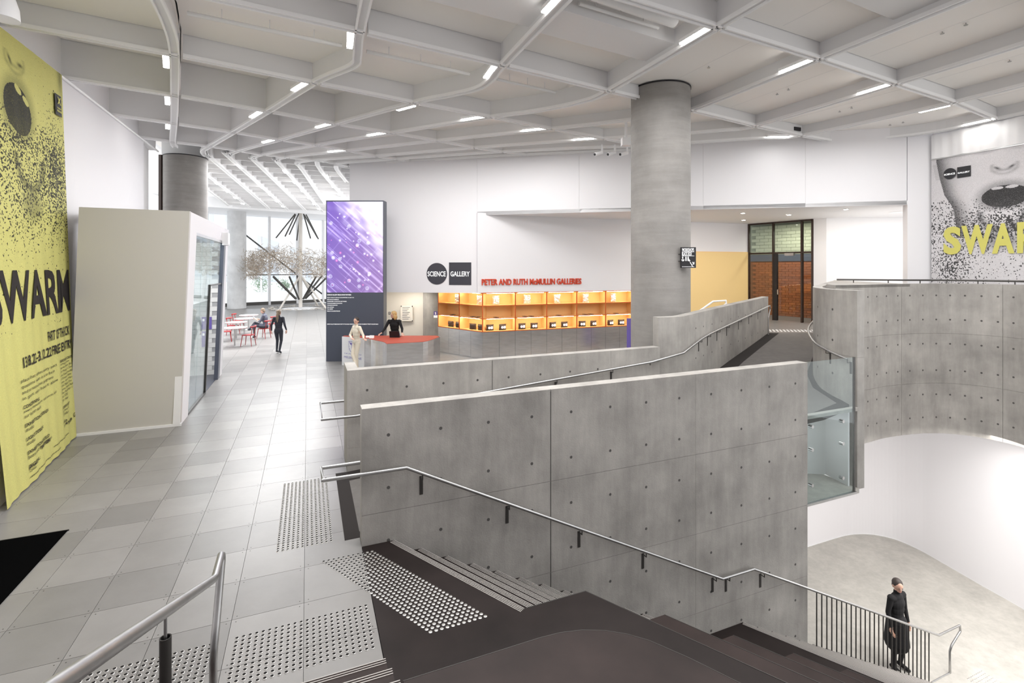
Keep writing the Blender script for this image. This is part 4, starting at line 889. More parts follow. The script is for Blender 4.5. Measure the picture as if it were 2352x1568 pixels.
# ================================================================ POSTERS
rng = np.random.default_rng(3)
def sm(x, a, b): t = np.clip((x - a) / (b - a), 0, 1); return t * t * (3 - 2 * t)
def ellf(X, Y, cx, cy, rx, ry, rot=0.0):
    c, s = math.cos(rot), math.sin(rot); dx, dy = X - cx, Y - cy; return np.sqrt(((dx * c + dy * s) / rx) ** 2 + ((-dx * s + dy * c) / ry) ** 2)
def face_print(X, Y, mc, msz, nose, chin, jaw, tilt):
    """Grey print (1 light .. 0 dark) of a mouth, nose and chin dissolving into a swarm of flecks; X to the right, Y up, metres."""
    h, w = X.shape; g = np.full((h, w), 0.90)
    nx, ny, ns = nose
    for sx in (-1, 1): g -= 0.75 * np.exp(-(ellf(X, Y, nx + sx * 0.22 * ns, ny, 0.13 * ns, 0.055 * ns, 0.5 * sx + tilt) ** 2) * 1.3)
    g -= 0.22 * np.exp(-((ellf(X, Y, nx, ny + 0.05 * ns, 0.40 * ns, 0.30 * ns) - 1) ** 2) * 40) * (Y < ny + 0.18 * ns)
    g -= 0.30 * np.exp(-(ellf(X, Y, nx, ny - 0.10 * ns, 0.30 * ns, 0.05 * ns) ** 2))
    cx, cy = mc; mw, mh = msz
    lip = ellf(X, Y, cx, cy, mw * 1.22, mh * 1.42, tilt); g -= 0.40 * (1 - sm(lip, 0.75, 1.25))
    g += 0.25 * np.exp(-(ellf(X, Y, cx, cy - mh * 1.35, mw * 0.75, mh * 0.3, tilt) ** 2))
    mo = ellf(X, Y, cx, cy, mw, mh, tilt); inside = mo < 1
    g = np.where(inside, 0.045 + 0.10 * np.clip((cy - Y) / mh, 0, 1) * rng.random((h, w)), g)
    for sx in (-1, 1):
        tx, ty = cx + sx * mw * 0.30, cy + mh * 0.80; c, s = math.cos(tilt), math.sin(tilt); tx, ty = cx + (tx - cx) * c - (ty - cy) * s, cy + (tx - cx) * s + (ty - cy) * c
        g = np.where(ellf(X, Y, tx, ty, mw * 0.26, mh * 0.14, tilt) < 1, 0.82, g)
    qx, qy, qr = chin
    cd = ellf(X, Y, qx, qy, qr, qr * 0.95); g -= 0.55 * np.exp(-((cd - 1.12) ** 2) * 30) * (Y < qy + qr * 0.2)
    g -= 0.40 * (1 - sm(ellf(X, Y, qx, qy - qr * 1.75, qr * 1.0, qr * 0.7), 0.4, 1.2))
    return np.clip(g, 0.04, 0.95)
def swarm(g, dens, size=2):
    h, w = g.shape; n = rng.standard_normal((h, w)); acc = np.zeros((h, w))
    for i in range(-size, size + 1):
        for j in range(-size, size + 1):
            r_ = math.hypot(i, j * 1.25)
            if r_ <= size + 0.2: acc += np.roll(np.roll(n, i, 0), j, 1) * math.exp(-(r_ / size) ** 2 * 1.4)
    srt = np.sort(acc.ravel()); thr = np.interp(np.clip(dens, 0, 1), np.linspace(0, 1, len(srt)), srt)
    return np.where((acc < thr) & (dens > 0.001), np.minimum(g, 0.06), np.clip(g + rng.normal(0, 0.035, (h, w)), 0.03, 0.96))
# left: tall lime banner hanging against the leaning wall
bn = thing('banner', W(-4.1, 10, 0), 'tall lime green banner with a printed open mouth on the leaning left wall', 'banner')
hB, wB = 780, 260; BW = 3.27
xx = (np.arange(wB) + 0.5) / wB * BW; yy = ZC - 0.05 - (np.arange(hB) + 0.5) / hB * (ZC - 0.05); X, Y = np.meshgrid(xx, yy)
R_ = BW                                          # right edge; features are placed by their distance from it
g = face_print(X, Y, (R_ - 1.72, 5.72), (0.44, 0.40), (R_ - 1.72, 6.50, 0.72), (R_ - 1.45, 4.93, 0.42), 0, -0.5)
g -= 0.5 * np.exp(-((X - (R_ - 0.10)) / 0.10) ** 2) * sm(Y, 6.3, 6.8)
dens = 0.004 + 0.30 * sm(5.9 - Y, 0, 0.7) * (1 - sm(4.6 - Y, 0, 1.4)) + 0.22 * np.exp(-((X - R_ + 0.35) / 0.45) ** 2) * np.exp(-((Y - 5.0) / 0.8) ** 2) + 0.035 * (1 - sm(3.9 - Y, 0, 1.0)) * (Y < 5)
dens = np.where(Y < 3.15, 0.012 * (Y > 2.2), dens); dens = np.where((Y > 5.75) & (X < R_ - 1.15), 0, dens); dens += 0.30 * np.exp(-((X - R_ + 1.75) / 0.5) ** 2) * np.exp(-((Y - 5.22) / 0.16) ** 2) + 0.28 * np.exp(-((X - R_ + 0.55) / 0.35) ** 2) * np.exp(-((Y - 4.9) / 0.55) ** 2)
g = np.where(Y < 4.0, 0.9 - (0.9 - g) * sm(Y, 3.4, 4.0), g); g = swarm(g, dens, 2)
img = np.stack([g * 0.66, g * 0.63, g * 0.21], -1); ink = np.array([0.02, 0.016, 0.018]); img = np.maximum(img, ink)
off = 0.10; Bt = [W(-4.5 + off, 12.2, 6.90), W(-4.5 + off, 12.2 - 3.3, 6.90)]; Bb = [W(-4.12 + off + 0.02, 11.70, 0.02), W(-3.745 + off + 0.02, 11.70 - 3.23, 0.02)]
def banner_pt(s, t): return Bt[1].lerp(Bt[0], s).lerp(Bb[1].lerp(Bb[0], s), t)      # s 0 left .. 1 right, t 0 top .. 1 bottom
def banner_pos(s, t, d=0.0): return banner_pt(s, t) + U3 * (d + 0.006 * math.sin(s * 60 + 2 * math.sin(t * 3)) * (0.3 + t) + 0.010 * math.sin(s * 17 + t * 2) * t)
co = [tuple(banner_pos(c / wB, r / hB)) for r in range(hB + 1) for c in range(wB + 1)]
I = np.arange(hB)[:, None] * (wB + 1) + np.arange(wB)[None]; q = np.stack([I, I + wB + 1, I + wB + 2, I + 1], -1).reshape(-1, 4)
me = bpy.data.meshes.new('banner_cloth'); me.from_pydata(co, [], q.tolist()); me.materials.append(M_PRINT); at_ = me.attributes.new('print', 'FLOAT_COLOR', 'FACE'); colr = np.ones((hB * wB, 4), 'f'); colr[:, :3] = img.reshape(-1, 3); at_.data.foreach_set('color', colr.ravel()); me.polygons.foreach_set('use_smooth', [True] * len(q))
link('banner_cloth', me, bn)
def bz(z): return (6.90 - z) / 6.88
def btext(body, a0, a1, z0, z1, bold=0.02, m=M_INK, par=None, d=0.012):      # a: distance from the right edge in metres along the banner
    v, f = text_mesh(body, bold); mn = v.min(0); q = (v - mn) / np.maximum(v.max(0) - mn, 1e-6); b = MB()
    b.add([banner_pos(1 - (a0 + (a1 - a0) * float(k[0])) / 3.27, bz(z0 + (z1 - z0) * float(k[1])), d) for k in q], f); return b.build('lettering', m, par or bn)
btext('SWARM', 3.15, 0.08, 2.36, 3.14, 0.025)
btext('PART OF THE ICK', 1.25, 0.20, 1.93, 2.10, 0.02); btext('13.8.22\u20133.12.22 FREE ENTRY', 2.3, 0.08, 1.68, 1.84, 0.02)
L_ = ['place that unites every insect', 'questions what it is to be so', 'and to native bee programs', 'in part of a hive it alone']
for i, tx in enumerate(L_): btext(tx, 2.4, 0.95 + 0.1 * (i % 3), 1.47 - i * 0.085, 1.53 - i * 0.085, 0.0)
for i, (tx, bo) in enumerate([('CONCERNING:', 1), ('every experience of insects and', 0), ('our human sense', 0), ('', 0), ('EXHIBITION DESIGN:', 1), ('studio', 0), ('', 0), ('LIGHT DESIGN:', 1), ('studio', 0), ('', 0), ('EXHIBITION BUILD:', 1), ('Boom and Pelican Studios', 0), ('', 0), ('DIGITAL:', 1), ('Cyber', 0)]):
    if tx: btext(tx, 2.4, 2.4 - 0.055 * len(tx) * (1.0 if bo else 0.8), 1.10 - i * 0.066, 1.15 - i * 0.066, 0.02 * bo)
for i, (tx, bo) in enumerate([('RESEARCHERS AND CURATORS', 1), ('and Naga, Andrew', 0), ('Aga Ian Palmer, Bea', 0), ('Per Morgan, N., Dave', 0), ('Sam, David, Drew Ben', 0), ('D. Clarence, Gabby', 0), ('Jonas, Ursula, Mart', 0), ('Wall, Michael, Dru', 0), ('Marion, Monica, Ruth', 0), ('Ruby, Psychology, U', 0), ('Solo, STELR', 0), ('Den, Island', 0), ('', 0), ('ADVISORY GROUP', 1), ('Ian, Anne W', 0), ('Si Pollard', 0), ('', 0), ('PANEL', 1), ('and Pat Radcliffe', 0)]):
    if tx: btext(tx, 0.78, 0.78 - 0.68 * min(1, len(tx) / 21), 1.50 - i * 0.062, 1.545 - i * 0.062, 0.025 * bo)
for tx, a0, a1, z0, z1 in [('PARTNERS', 1.9, 1.45, 0.36, 0.42), ('2', 0.62, 0.55, 0.40, 0.48), ('TO 2-SUF', 0.52, 0.25, 0.36, 0.42), ('G', 0.18, 0.10, 0.40, 0.48), ('pick a portal', 2.4, 2.1, 0.22, 0.28), ('supported by partners of the gallery program', 2.4, 1.0, 0.10, 0.13), ('university research and learning', 1.3, 0.5, 0.20, 0.23)]: btext(tx, a0, a1, z0, z1, 0.02)
lg = MB(); k_ = [banner_pt(1 - 0.42 / 3.27, bz(6.42)), banner_pt(1 - 0.16 / 3.27, bz(6.42)), banner_pt(1 - 0.16 / 3.27, bz(6.02)), banner_pt(1 - 0.42 / 3.27, bz(6.02))]; k_ = [p + U3 * 0.03 for p in k_]; lg.add(k_ + [p - U3 * 0.004 for p in k_], [(0, 1, 2, 3), (7, 6, 5, 4), (0, 4, 5, 1), (2, 6, 7, 3), (1, 5, 6, 2), (3, 7, 4, 0)]); bl_ = lg.build('logo_plate', M_BLK, bn)
def btx2(body, a0, a1, z0, z1): btext(body, a0, a1, z0, z1, 0.04, M_LIME, bl_, 0.046)
btx2('X', 0.36, 0.22, 6.23, 6.37); btx2('MELBOURNE', 0.39, 0.19, 6.08, 6.12); btx2('THE UNIVERSITY OF', 0.39, 0.19, 6.14, 6.17)
# right: grey face poster hanging from a white fabric strip
rp = thing('banner', (12.2, 13.8, 4), 'grey poster of an open mouth with lime letters on the right wall', 'banner')
RP0 = Vector((12.08, 14.22, 0)); rdv = (Vector((12.98, 11.85, 0)) - RP0).normalized(); rnv = Vector((-rdv.y, rdv.x, 0)); rnv = -rnv if rnv.y > 0 and rnv.x > 0 else rnv
rnv = Vector((rdv.y, -rdv.x, 0)); RW = 4.2; Zb, Zt = 2.4, 6.24
hR, wR = 380, 400; xx = (np.arange(wR) + 0.5) / wR * RW; yy = Zt - (np.arange(hR) + 0.5) / hR * (Zt - Zb); X, Y = np.meshgrid(xx, yy)
def rs_(cx, cy):                                # crop coordinates of the poster -> metres on it
    px = 2130 + cx * 222 / 1024; r = (px - CX) / F; t = (r * RP0.y - RP0.x) / (rdv.x - r * rdv.y); yd = RP0.y + rdv.y * t; return t, HC - (320 + cy * 340 / 1568 - HY) * yd / F
mx_, my_ = rs_(835, 600); ml_ = rs_(585, 620)[0]; n_, ny_ = rs_(830, 295); chx, chy = rs_(800, 800)
g = face_print(X, Y, (mx_, my_), (mx_ - ml_, 0.28), (n_, ny_, (mx_ - ml_) * 1.35), (chx, chy + 0.05, 0.40), 0, 0.02) * 0.70
jx = np.interp(Y[:, 0], [rs_(320, 960)[1], rs_(290, 740)[1], rs_(200, 590)[1], rs_(150, 430)[1], rs_(110, 240)[1]], [rs_(320, 960)[0], rs_(290, 740)[0], rs_(195, 590)[0], rs_(150, 430)[0], rs_(110, 240)[0]])[:, None]
dj = X - jx; jawy = rs_(300, 930)[1]
g -= np.where((dj > 0), 0.5 * np.exp(-(dj / 0.25) ** 2), 0) * (Y > jawy - 0.3); bgc = 0.60
g = np.where((dj < 0) & (Y > jawy - 0.1), bgc, g); g = np.where((dj < 0) & (dj > -0.10) & (Y > rs_(100, 440)[1]) & (Y < rs_(100, 270)[1]), 0.52, g)
dens = 0.50 * np.exp(-((X - mx_) / 1.3) ** 2) * np.exp(-((Y - (my_ - 0.72)) / 0.42) ** 2) + 0.34 * np.exp(-((X - rs_(280, 0)[0]) / 0.42) ** 2) * np.exp(-((Y - rs_(0, 1330)[1]) / 0.45) ** 2) + 0.10 * ((dj < 0) & (Y < rs_(100, 660)[1])) + 0.04 * (Y < my_)
g = swarm(np.clip(g, 0.03, 0.8), np.where(Y > my_ + 0.05, 0, dens), 2); img = np.stack([g * 0.99, g * 0.955, g * 0.97], -1)
painted_grid('poster_print', RP0 + rnv * 0.06 + Z3 * Zb, rdv, Z3, RW, Zt - Zb, img, M_PRINT, rp, lambda a, c: 0.01 * np.sin(a * 9))
def rbx(name, s0, s1, z0, z1, m, d0, d1, par): b = MB(); b.box(RP0 + rdv * ((s0 + s1) / 2) + rnv * ((d0 + d1) / 2) + Z3 * ((z0 + z1) / 2), rdv, rnv, Z3, (s1 - s0) / 2, (d1 - d0) / 2, (z1 - z0) / 2); return b.build(name, m, par)
rbx('top_rod', 0, RW, 6.235, 6.262, M_STEEL, 0.05, 0.08, rp)
fb_ = MB(); nW = 70
for i in range(nW + 1):
    s = RW * i / nW; w_ = 0.06 + 0.02 * math.sin(s * 11) + 0.012 * math.sin(s * 27); p = RP0 + rdv * s + rnv * w_; fb_.v += [(p.x, p.y, 6.27), (p.x, p.y, 6.95)]
for i in range(nW): fb_.f.append((2 * i, 2 * i + 2, 2 * i + 3, 2 * i + 1)); fb_.m.append(0)
fb_.build('fabric_strip', M_FAB, rp, True)
def rtext(body, c0, c1, m, bold=0.02, par=rp, d=0.09):
    s0, z0 = rs_(*c0); s1, z1 = rs_(*c1); return lettering(body, RP0 + rnv * d + rdv * s0 + Z3 * z0, rdv, Z3, s1 - s0, z1 - z0, m, par, bold)
s0, zA = rs_(190, 1222); zB = rs_(190, 930)[1]
lt = rs_(380, 0)[0] - rs_(190, 0)[0]
for ch, a, c in [('S', 190, 380), ('W', 380, 715), ('A', 705, 945), ('R', 972, 1200), ('M', 1215, 1560)]:
    sa, sc = rs_(a, 0)[0], rs_(c, 0)[0]; lettering(ch, RP0 + rnv * 0.09 + rdv * sa + Z3 * zA, rdv, Z3, sc - sa, zB - zA, M_LIME, rp, 0.045)
sc_, zc_ = rs_(257, 365); b = MB(); N_ = 28; rx_ = (rs_(325, 0)[0] - rs_(190, 0)[0]) / 2; rz_ = (rs_(257, 308)[1] - rs_(257, 424)[1]) / 2
b.v = [tuple(RP0 + rnv * 0.085 + rdv * (sc_ + rx_ * math.cos(2 * math.pi * k / N_)) + Z3 * (zc_ + rz_ * math.sin(2 * math.pi * k / N_))) for k in range(N_)]; b.f = [tuple(range(N_))]; b.m = [0]; lc = b.build('logo_disc', M_BLK, rp)
sq0, sq1 = rs_(335, 0)[0], rs_(480, 0)[0]; lq = rbx('logo_square', sq0, sq1, rs_(405, 403)[1], rs_(405, 288)[1], M_BLK, 0.08, 0.085, rp)
rtext('SCIENCE', (197, 388), (315, 352), M_TEXTW, 0.03, lc, 0.091); rtext('GALLERY', (343, 368), (472, 332), M_TEXTW, 0.03, lq, 0.091)

# ================================================================ SIGNS ON THE WALLS
def wtext(body, px0, px1, y0, y1, m, par, d=0.012, bold=0.02, depth=0.0):
    a, c = fpx(px0) - fn * d, fpx(px1) - fn * d; z0 = HC - (y0 - HY) * a.y / F; z1 = HC - (y1 - HY) * a.y / F; return lettering(body, a + Z3 * z0, (c - a).normalized(), Z3, (c - a).length, z1 - z0, m, par, bold, depth)
a = fpx(1003.5); zc = HC - (628.5 - HY) * a.y / F; rad = 24.8 * a.y / F
ld = thing('wall_logo', a + Z3 * zc, 'dark round wall logo beside the square one on the back wall', 'sign', 'gallery logo on the back wall'); b = MB(); N_ = 40; b.v = [tuple(a - fn * 0.012 + fd * (rad * math.cos(2 * math.pi * k / N_)) + Z3 * (zc + rad * math.sin(2 * math.pi * k / N_))) for k in range(N_)]; b.v += [tuple(Vector(p) + fn * 0.01) for p in b.v]; b.f = [tuple(range(N_))] + [(k, (k + 1) % N_, N_ + (k + 1) % N_, N_ + k) for k in range(N_)]; b.m = [0] * (N_ + 1); b.build('logo_plate', M_CHAR, ld)
wtext('SCIENCE', 982.5, 1024, 634.5, 623, M_TEXTW, ld, 0.015, 0.015)
lq = thing('wall_logo', fpx(1057), 'dark square wall logo beside the round one on the back wall', 'sign', 'gallery logo on the back wall'); a, c = fpx(1031.5), fpx(1082.5); zA, zB = HC - (654 - HY) * a.y / F, HC - (602.5 - HY) * a.y / F; b = MB(); b.prism([(a - fn * 0.012)[:2], (c - fn * 0.012)[:2], (c - fn * 0.002)[:2], (a - fn * 0.002)[:2]], zA, zB); b.build('logo_plate', M_CHAR, lq); wtext('GALLERY', 1035, 1079, 634.5, 623, M_TEXTW, lq, 0.015, 0.015)
def rpx(px): r = (px - CX) / F; return (r * R0.y - R0.x) / (RD.x - r * RD.y)
s0, s1 = rpx(1106), rpx(1334.5); pA = R0 + RD * s0; zA = HC - (655 - HY) * pA.y / F; zB = HC - (640.5 - HY) * pA.y / F
nm_ = thing('wall_lettering', pA + Z3 * zA, 'red raised lettering on the white wall above the orange shelves', 'sign'); lettering('PETER AND RUTH McMULLIN GALLERIES', R0 + RD * s0 - RN * 0.005 + Z3 * zA, RD, Z3, s1 - s0, zB - zA, M_SIGNR, nm_, 0.02, 0.04, 'letters')
# blade sign on the thick column
sg = thing('blade_sign', at_y(1580, 592, 10.75), 'black direction sign with white pictograms bracketed to the thick column', 'sign'); yS = 10.72
c0, c1 = at_y(1564.5, 615, yS), at_y(1598.5, 567.5, yS); MB().ab(c0.x, c1.x, yS, yS + 0.05, c0.z, c1.z).build('sign_panel', M_BLK, sg)
for y in (583.5, 599.5): q = at_y(1562, y, yS + 0.03); MB().tube([q + Vector((0.03, 0, 0)), q + Vector((-0.06, 0.09, 0))], 0.008, 6).build('bracket', M_BLK, sg)
def stx(body, x0, x1, y0, y1, bold=0.02): a, c = at_y(x0, y0, yS - 0.003), at_y(x1, y1, yS - 0.003); lettering(body, a, (1, 0, 0), Z3, c.x - a.x, c.z - a.z, M_TEXTW, sg, bold)
stx('WORKSHOPS', 1566.5, 1594, 577.3, 569.8, 0.01); stx('BLACK BOX', 1566.5, 1589, 586.6, 579.2, 0.01)
def sbar(p, q, r): a, c = at_y(*p, yS - 0.004), at_y(*q, yS - 0.004); MB().tube([a, c], r, 6).build('pictogram_line', M_TEXTW, sg)
for y in (578.3, 587.6, 612.3): sbar((1566.5, y), (1594.5, y), 0.004)
sbar((1585, 602), (1591, 612), 0.008); sbar((1590, 601.5), (1594, 606), 0.006); sbar((1594, 601.5), (1594, 606.5), 0.006); sbar((1590.5, 606.5), (1594.3, 606.5), 0.006)
for dx in (0, 7.5, 12.5):
    b = MB(); q = at_y(1568 + dx, 590.5, yS - 0.004); b.ell(q, 0.014, 0.003, 0.014, 8, 6); b.build('pictogram_head', M_TEXTW, sg)
    sbar((1568 + dx, 592), (1568 + dx + (1 if dx == 0 else 0), 599), 0.013 if dx else 0.007)
b = MB(); q = at_y(1568.6, 596.5, yS - 0.004); b.tube([q + Vector((0.026 * math.cos(t), 0, 0.026 * math.sin(t))) for t in np.linspace(-3.6, 0.4, 12)], 0.005, 5); b.build('pictogram_ring', M_TEXTW, sg)
sbar((1580.5, 592.5), (1583, 597), 0.008); sbar((1583, 597), (1584, 600), 0.014)
# notices in the passage behind the desk
fnp = thing('framed_notice', at_y(935, 720, 19.7), 'clear framed notice with four dark corner fixings on the cream wall', 'sign'); c0, c1 = at_y(920.5, 737, 19.72), at_y(948, 702, 19.72); MB().ab(c0.x, c1.x, 19.70, 19.73, c0.z, c1.z).build('notice_sheet', M_CREAM, fnp)
for x in (921.5, 947):
    for y in (703, 736.5): MB().tube([at_y(x, y, 19.68), at_y(x, y, 19.72)], 0.022, 8).build('corner_fixing', M_BLK, fnp)
for k in range(8): q = at_y(924, 706 + k * 3.8, 19.69); MB().ab(q.x, q.x + 0.30 - 0.05 * (k % 3), 19.69, 19.695, q.z, q.z + 0.012).build('text_line', M_CLO_G, fnp)
q = at_y(894.5, 719, 19.8); MB_ = MB().ab(q.x - 0.04, q.x + 0.04, 19.78, 19.8, q.z - 0.05, q.z + 0.05).build('wall_sign', M_BLK); tag(MB_, 'small dark wall sign on the cream wall beside the tall screen', 'sign'); MB().ab(q.x - 0.02, q.x + 0.02, 19.775, 19.78, q.z - 0.02, q.z + 0.03).build('pictogram', M_CREAM, MB_)
q = at_y(1000.5, 722, 18.75); o = MB().ab(q.x - 0.07, q.x + 0.07, 18.74, 18.76, q.z - 0.12, q.z + 0.12).build('wall_sign', M_PURP); tag(o, 'blue and white wall sign on the concrete pier left of the shelves', 'sign'); MB().ab(q.x - 0.07, q.x + 0.07, 18.73, 18.74, q.z - 0.12, q.z - 0.03).build('sign_footer', M_TEXTW, o); lettering('2', (q.x - 0.03, 18.732, q.z), (1, 0, 0), Z3, 0.06, 0.09, M_TEXTW, o, 0.05)
q = W(ru(3.95) + 0.02, 16.1, 3.95); eb_ = thing('exit_light', q, 'white emergency light box above the glass doorway of the box room', 'light'); MB().uv(ru(3.95) + 0.0, ru(3.95) + 0.14, 15.85, 16.25, 3.8, 4.15).build('light_box', M_WHITE, eb_); MB().uv(ru(3.95) + 0.14, ru(3.95) + 0.145, 15.88, 16.22, 3.83, 4.12).build('light_cover', M_LIP, eb_)

# ================================================================ TALL SCREEN
tt = thing('led_totem', (-5.3, 17.0, 0), 'tall dark totem with a glowing violet screen behind the red-topped desk', 'screen')
TY = 16.75; tx0, tx1 = at_y(749, 0, TY).x, at_y(881, 0, TY).x
MB().ab(tx0, tx1, TY, TY + 0.42, 0, 5.44).build('totem_body', M_NAVY, tt); MB().ab(tx0 - 0.09, tx1 - 0.2, TY + 0.3, TY + 0.40, 0.28, 5.30).build('back_panel', M_BAR, tt)
hS, wS = 230, 140; X, Y = np.meshgrid((np.arange(wS) + 0.5) / wS, 1 - (np.arange(hS) + 0.5) / hS); Xm, Ym = X * 1.95, Y * 3.06
base = np.stack([0.20 + 0.10 * X, 0.12 + 0.06 * X, 0.42 + 0.10 * Y], -1)
d1 = (Xm + Ym * 1.15); d2 = (Xm * 1.2 - Ym)        # streaks run from upper left to lower right
st_ = np.zeros_like(X); r2 = np.random.default_rng(11)
for k in range(120):
    c = r2.uniform(-0.2, 5.6); wd_ = r2.choice([0.008, 0.015, 0.03, 0.06]); a0 = r2.uniform(-3.2, 2.2); ln = r2.uniform(0.3, 1.4); st_ += r2.uniform(0.15, 0.8) * np.exp(-((d1 - c) / wd_) ** 2) * np.exp(-(((d2 - a0) / ln) ** 4))
for k in range(40):
    c = r2.uniform(-3, 2.2); wd_ = r2.choice([0.02, 0.05, 0.09]); a0 = r2.uniform(0, 5.4); ln = r2.uniform(0.15, 0.5); st_ += r2.uniform(0.08, 0.25) * np.exp(-((d2 - c) / wd_) ** 2) * np.exp(-(((d1 - a0) / ln) ** 4))
cor = 0.85 * sm(X * 0.9 + Y * 1.1 + 0.12 * np.sin(d1 * 9) * np.sin(d2 * 5), 1.05, 1.75); im = base * (1 + 0.5 * st_[..., None]) + st_[..., None] * np.array([0.42, 0.40, 0.50]) + cor[..., None] * np.array([0.75, 0.78, 0.74])
for k in range(70):
    x, y = r2.uniform(0.02, 0.98) * 1.95, r2.uniform(0.02, 0.95) * 3.06; rr = r2.choice([0.012, 0.02, 0.03]); red = r2.random() < 0.25
    im += np.exp(-((np.hypot(Xm - x, Ym - y) / rr) ** 2))[..., None] * np.array([0.9, 0.15, 0.25] if red else [0.8, 0.8, 0.85])
    if k < 16: im += (np.exp(-(((np.hypot(Xm - x, Ym - y) - 0.05) / 0.008) ** 2)) * 0.7)[..., None] * np.array([0.7, 0.85, 0.9])
painted_grid('screen', (tx0 + 0.03, TY - 0.006, 2.33), (1, 0, 0), Z3, tx1 - tx0 - 0.05, 5.40 - 2.33, np.clip(im, 0, 1), M_SCREEN, tt)
def ttx(body, x0, x1, y0, y1, bold=0.03): p, c = at_y(x0, y0, TY - 0.004), at_y(x1, y1, TY - 0.004); lettering(body, p, (1, 0, 0), Z3, c.x - p.x, c.z - p.z, M_TEXTW, tt, bold)
for tx, x1, y0, h in [('SCIENCE GALLERY MELBOURNE PARTNERS', 806.5, 678.2, 2.6), ('SPECIAL THANKS TO OUR LEAD FOUR SUPPORTERS, WE CAN\u2019T YOU.', 813.5, 684.4, 2), ('PETER AND RUTH MCMULLIN', 778, 688.6, 2), ('THE DEPARTMENT OF EDUCATION AND TRAINING', 796, 693, 2), ('THE IAN PROGRESS FOUNDATION', 786, 697.4, 2), ('THE HUGHES FOUNDATION', 775, 701.8, 2), ('SHELL AUSTRALIA', 767, 706.2, 2), ('WELL COMPANY', 765, 710.5, 2), ('RESEARCH COLLABORATORS AND', 781, 715.2, 2)]: ttx(tx, 751.3, x1, y0, y0 - h)
ttx('SCIENCE GALLERY MELBOURNE IS PART OF THE GLOBAL SCIENCE GALLERY NETWORK PIONEERED BY TRINITY COLLEGE DUBLIN', 751.3, 868.5, 745.2, 743.2)

# ================================================================ RECEPTION DESK
DZ = 0.95
fo = [at_z(*p, DZ) for p in [(786, 771.4), (800, 772.5), (820, 774.2), (838.7, 776), (852, 778.2), (863, 780.8), (873, 782.8), (880, 784.4), (884.5, 786.3), (888, 788.8), (905, 787.8), (930, 786.6), (971.8, 784.2), (983, 782.2), (996, 778.2), (1010.6, 772.6)]]
desk = thing('reception_desk', (-3.6, 15.5, 0), 'brushed aluminium reception desk with a red top and a concave left side', 'desk')
poly = [(p.x, p.y) for p in fo] + [(-2.45, 16.2), (-5.5, 16.2)]
MB().prism(poly, 0.0, DZ - 0.012).build('desk_body', M_ALU, desk)
cen = Vector((-3.7, 15.6)); MB().prism([tuple(cen + (Vector(p) - cen) * 0.985) for p in poly], DZ - 0.012, DZ).build('red_top', M_RED, desk)
pa, pc = fo[0], fo[3]; dd = (pc - pa); dd.z = 0; dw = dd.length; dd.normalize(); dn = Vector((dd.y, -dd.x, 0)); pa = Vector((pa.x, pa.y, 0)); b = MB(); b.box(pa + dd * dw * 0.48 + dn * 0.006 + Z3 * 0.47, dd, dn, Z3, dw * 0.48, 0.006, 0.465); pn = b.build('white_panel', M_WHITE, desk)
def dtx(body, f0, f1, z0, z1): lettering(body, pa + dd * dw * f0 + dn * 0.015 + Z3 * z0, dd, Z3, dw * (f1 - f0), z1 - z0, M_PURP, pn, 0.0)
dtx('THE UNIVERSITY OF', 0.10, 0.86, 0.385, 0.42); dtx('MELBOURNE', 0.10, 0.86, 0.25, 0.32)
b = MB()
def crest(pts): return [tuple(pa + dd * dw * (0.45 + 0.9 * x) + dn * 0.014 + Z3 * (0.62 + y)) for x, y in pts]
ol = [(-0.17, 0.19), (0.17, 0.19), (0.17, 0.0), (0.13, -0.10), (0, -0.19), (-0.13, -0.10), (-0.17, 0.0)]; il = [(x * 0.92, y * 0.92) for x, y in ol]; n = len(ol); b.add(crest(ol) + crest(il), [(i, (i + 1) % n, n + (i + 1) % n, n + i) for i in range(n)])
b.add(crest([(-0.02, 0.10), (0.02, 0.10), (0.05, 0.02), (0.04, -0.12), (-0.03, -0.12), (-0.03, 0.02)]), [tuple(range(6))]); b.add(crest([(-0.14, 0.17), (-0.02, 0.12), (-0.03, 0.06), (-0.10, 0.10)]), [(0, 1, 2, 3)]); b.add(crest([(0.14, 0.17), (0.02, 0.12), (0.03, 0.06), (0.10, 0.10)]), [(0, 1, 2, 3)]); b.add(crest([(-0.03, 0.15), (0.03, 0.15), (0.02, 0.11), (-0.02, 0.11)]), [(0, 1, 2, 3)])
b.build('crest', M_PURP, pn)
for x, y in [(-0.12, 0.02), (-0.12, -0.06), (0.11, 0.03), (0.11, -0.05)]:
    b = MB(); b.add(crest([(x - .012, y), (x, y + .014), (x + .012, y), (x, y - .014)]), [(0, 1, 2, 3)]); b.build('crest_star', M_PURP, pn)
lp_ = thing('laptop', at_z(905, 774, DZ), 'dark laptop open on the red desk top in front of the woman in black', 'laptop'); c = at_z(906, 775.2, DZ); MB().ab(c.x - 0.16, c.x + 0.16, c.y + 0.02, c.y + 0.24, DZ, DZ + 0.018).build('keyboard_base', M_BLK, lp_); b = MB(); b.box(c + Vector((0, 0.0, 0.11)), Vector((1, 0, 0)), Vector((0, -0.35, 1)).normalized(), Vector((0, 1, 0.35)).normalized(), 0.16, 0.105, 0.006); b.build('screen_lid', M_BLK, lp_)
for i, (x, y, lab) in enumerate([(842, 776.0, 'stack of white leaflets on the front edge of the desk top'), (850, 777.6, 'white card holder on the desk top beside the leaflets')]):
    c = at_z(x, y, DZ) + Vector((0.02, 0.12, 0)); o = thing('leaflet_stack', (c.x, c.y, DZ), lab, 'leaflets')
    for k in range(4 + i * 3): MB().ab(c.x - 0.07, c.x + 0.06, c.y - 0.05, c.y + 0.05, DZ + 0.001 + k * 0.012, DZ + 0.011 + k * 0.012).build('leaflet', M_TEXTW if k % 2 else M_WHITE, o)

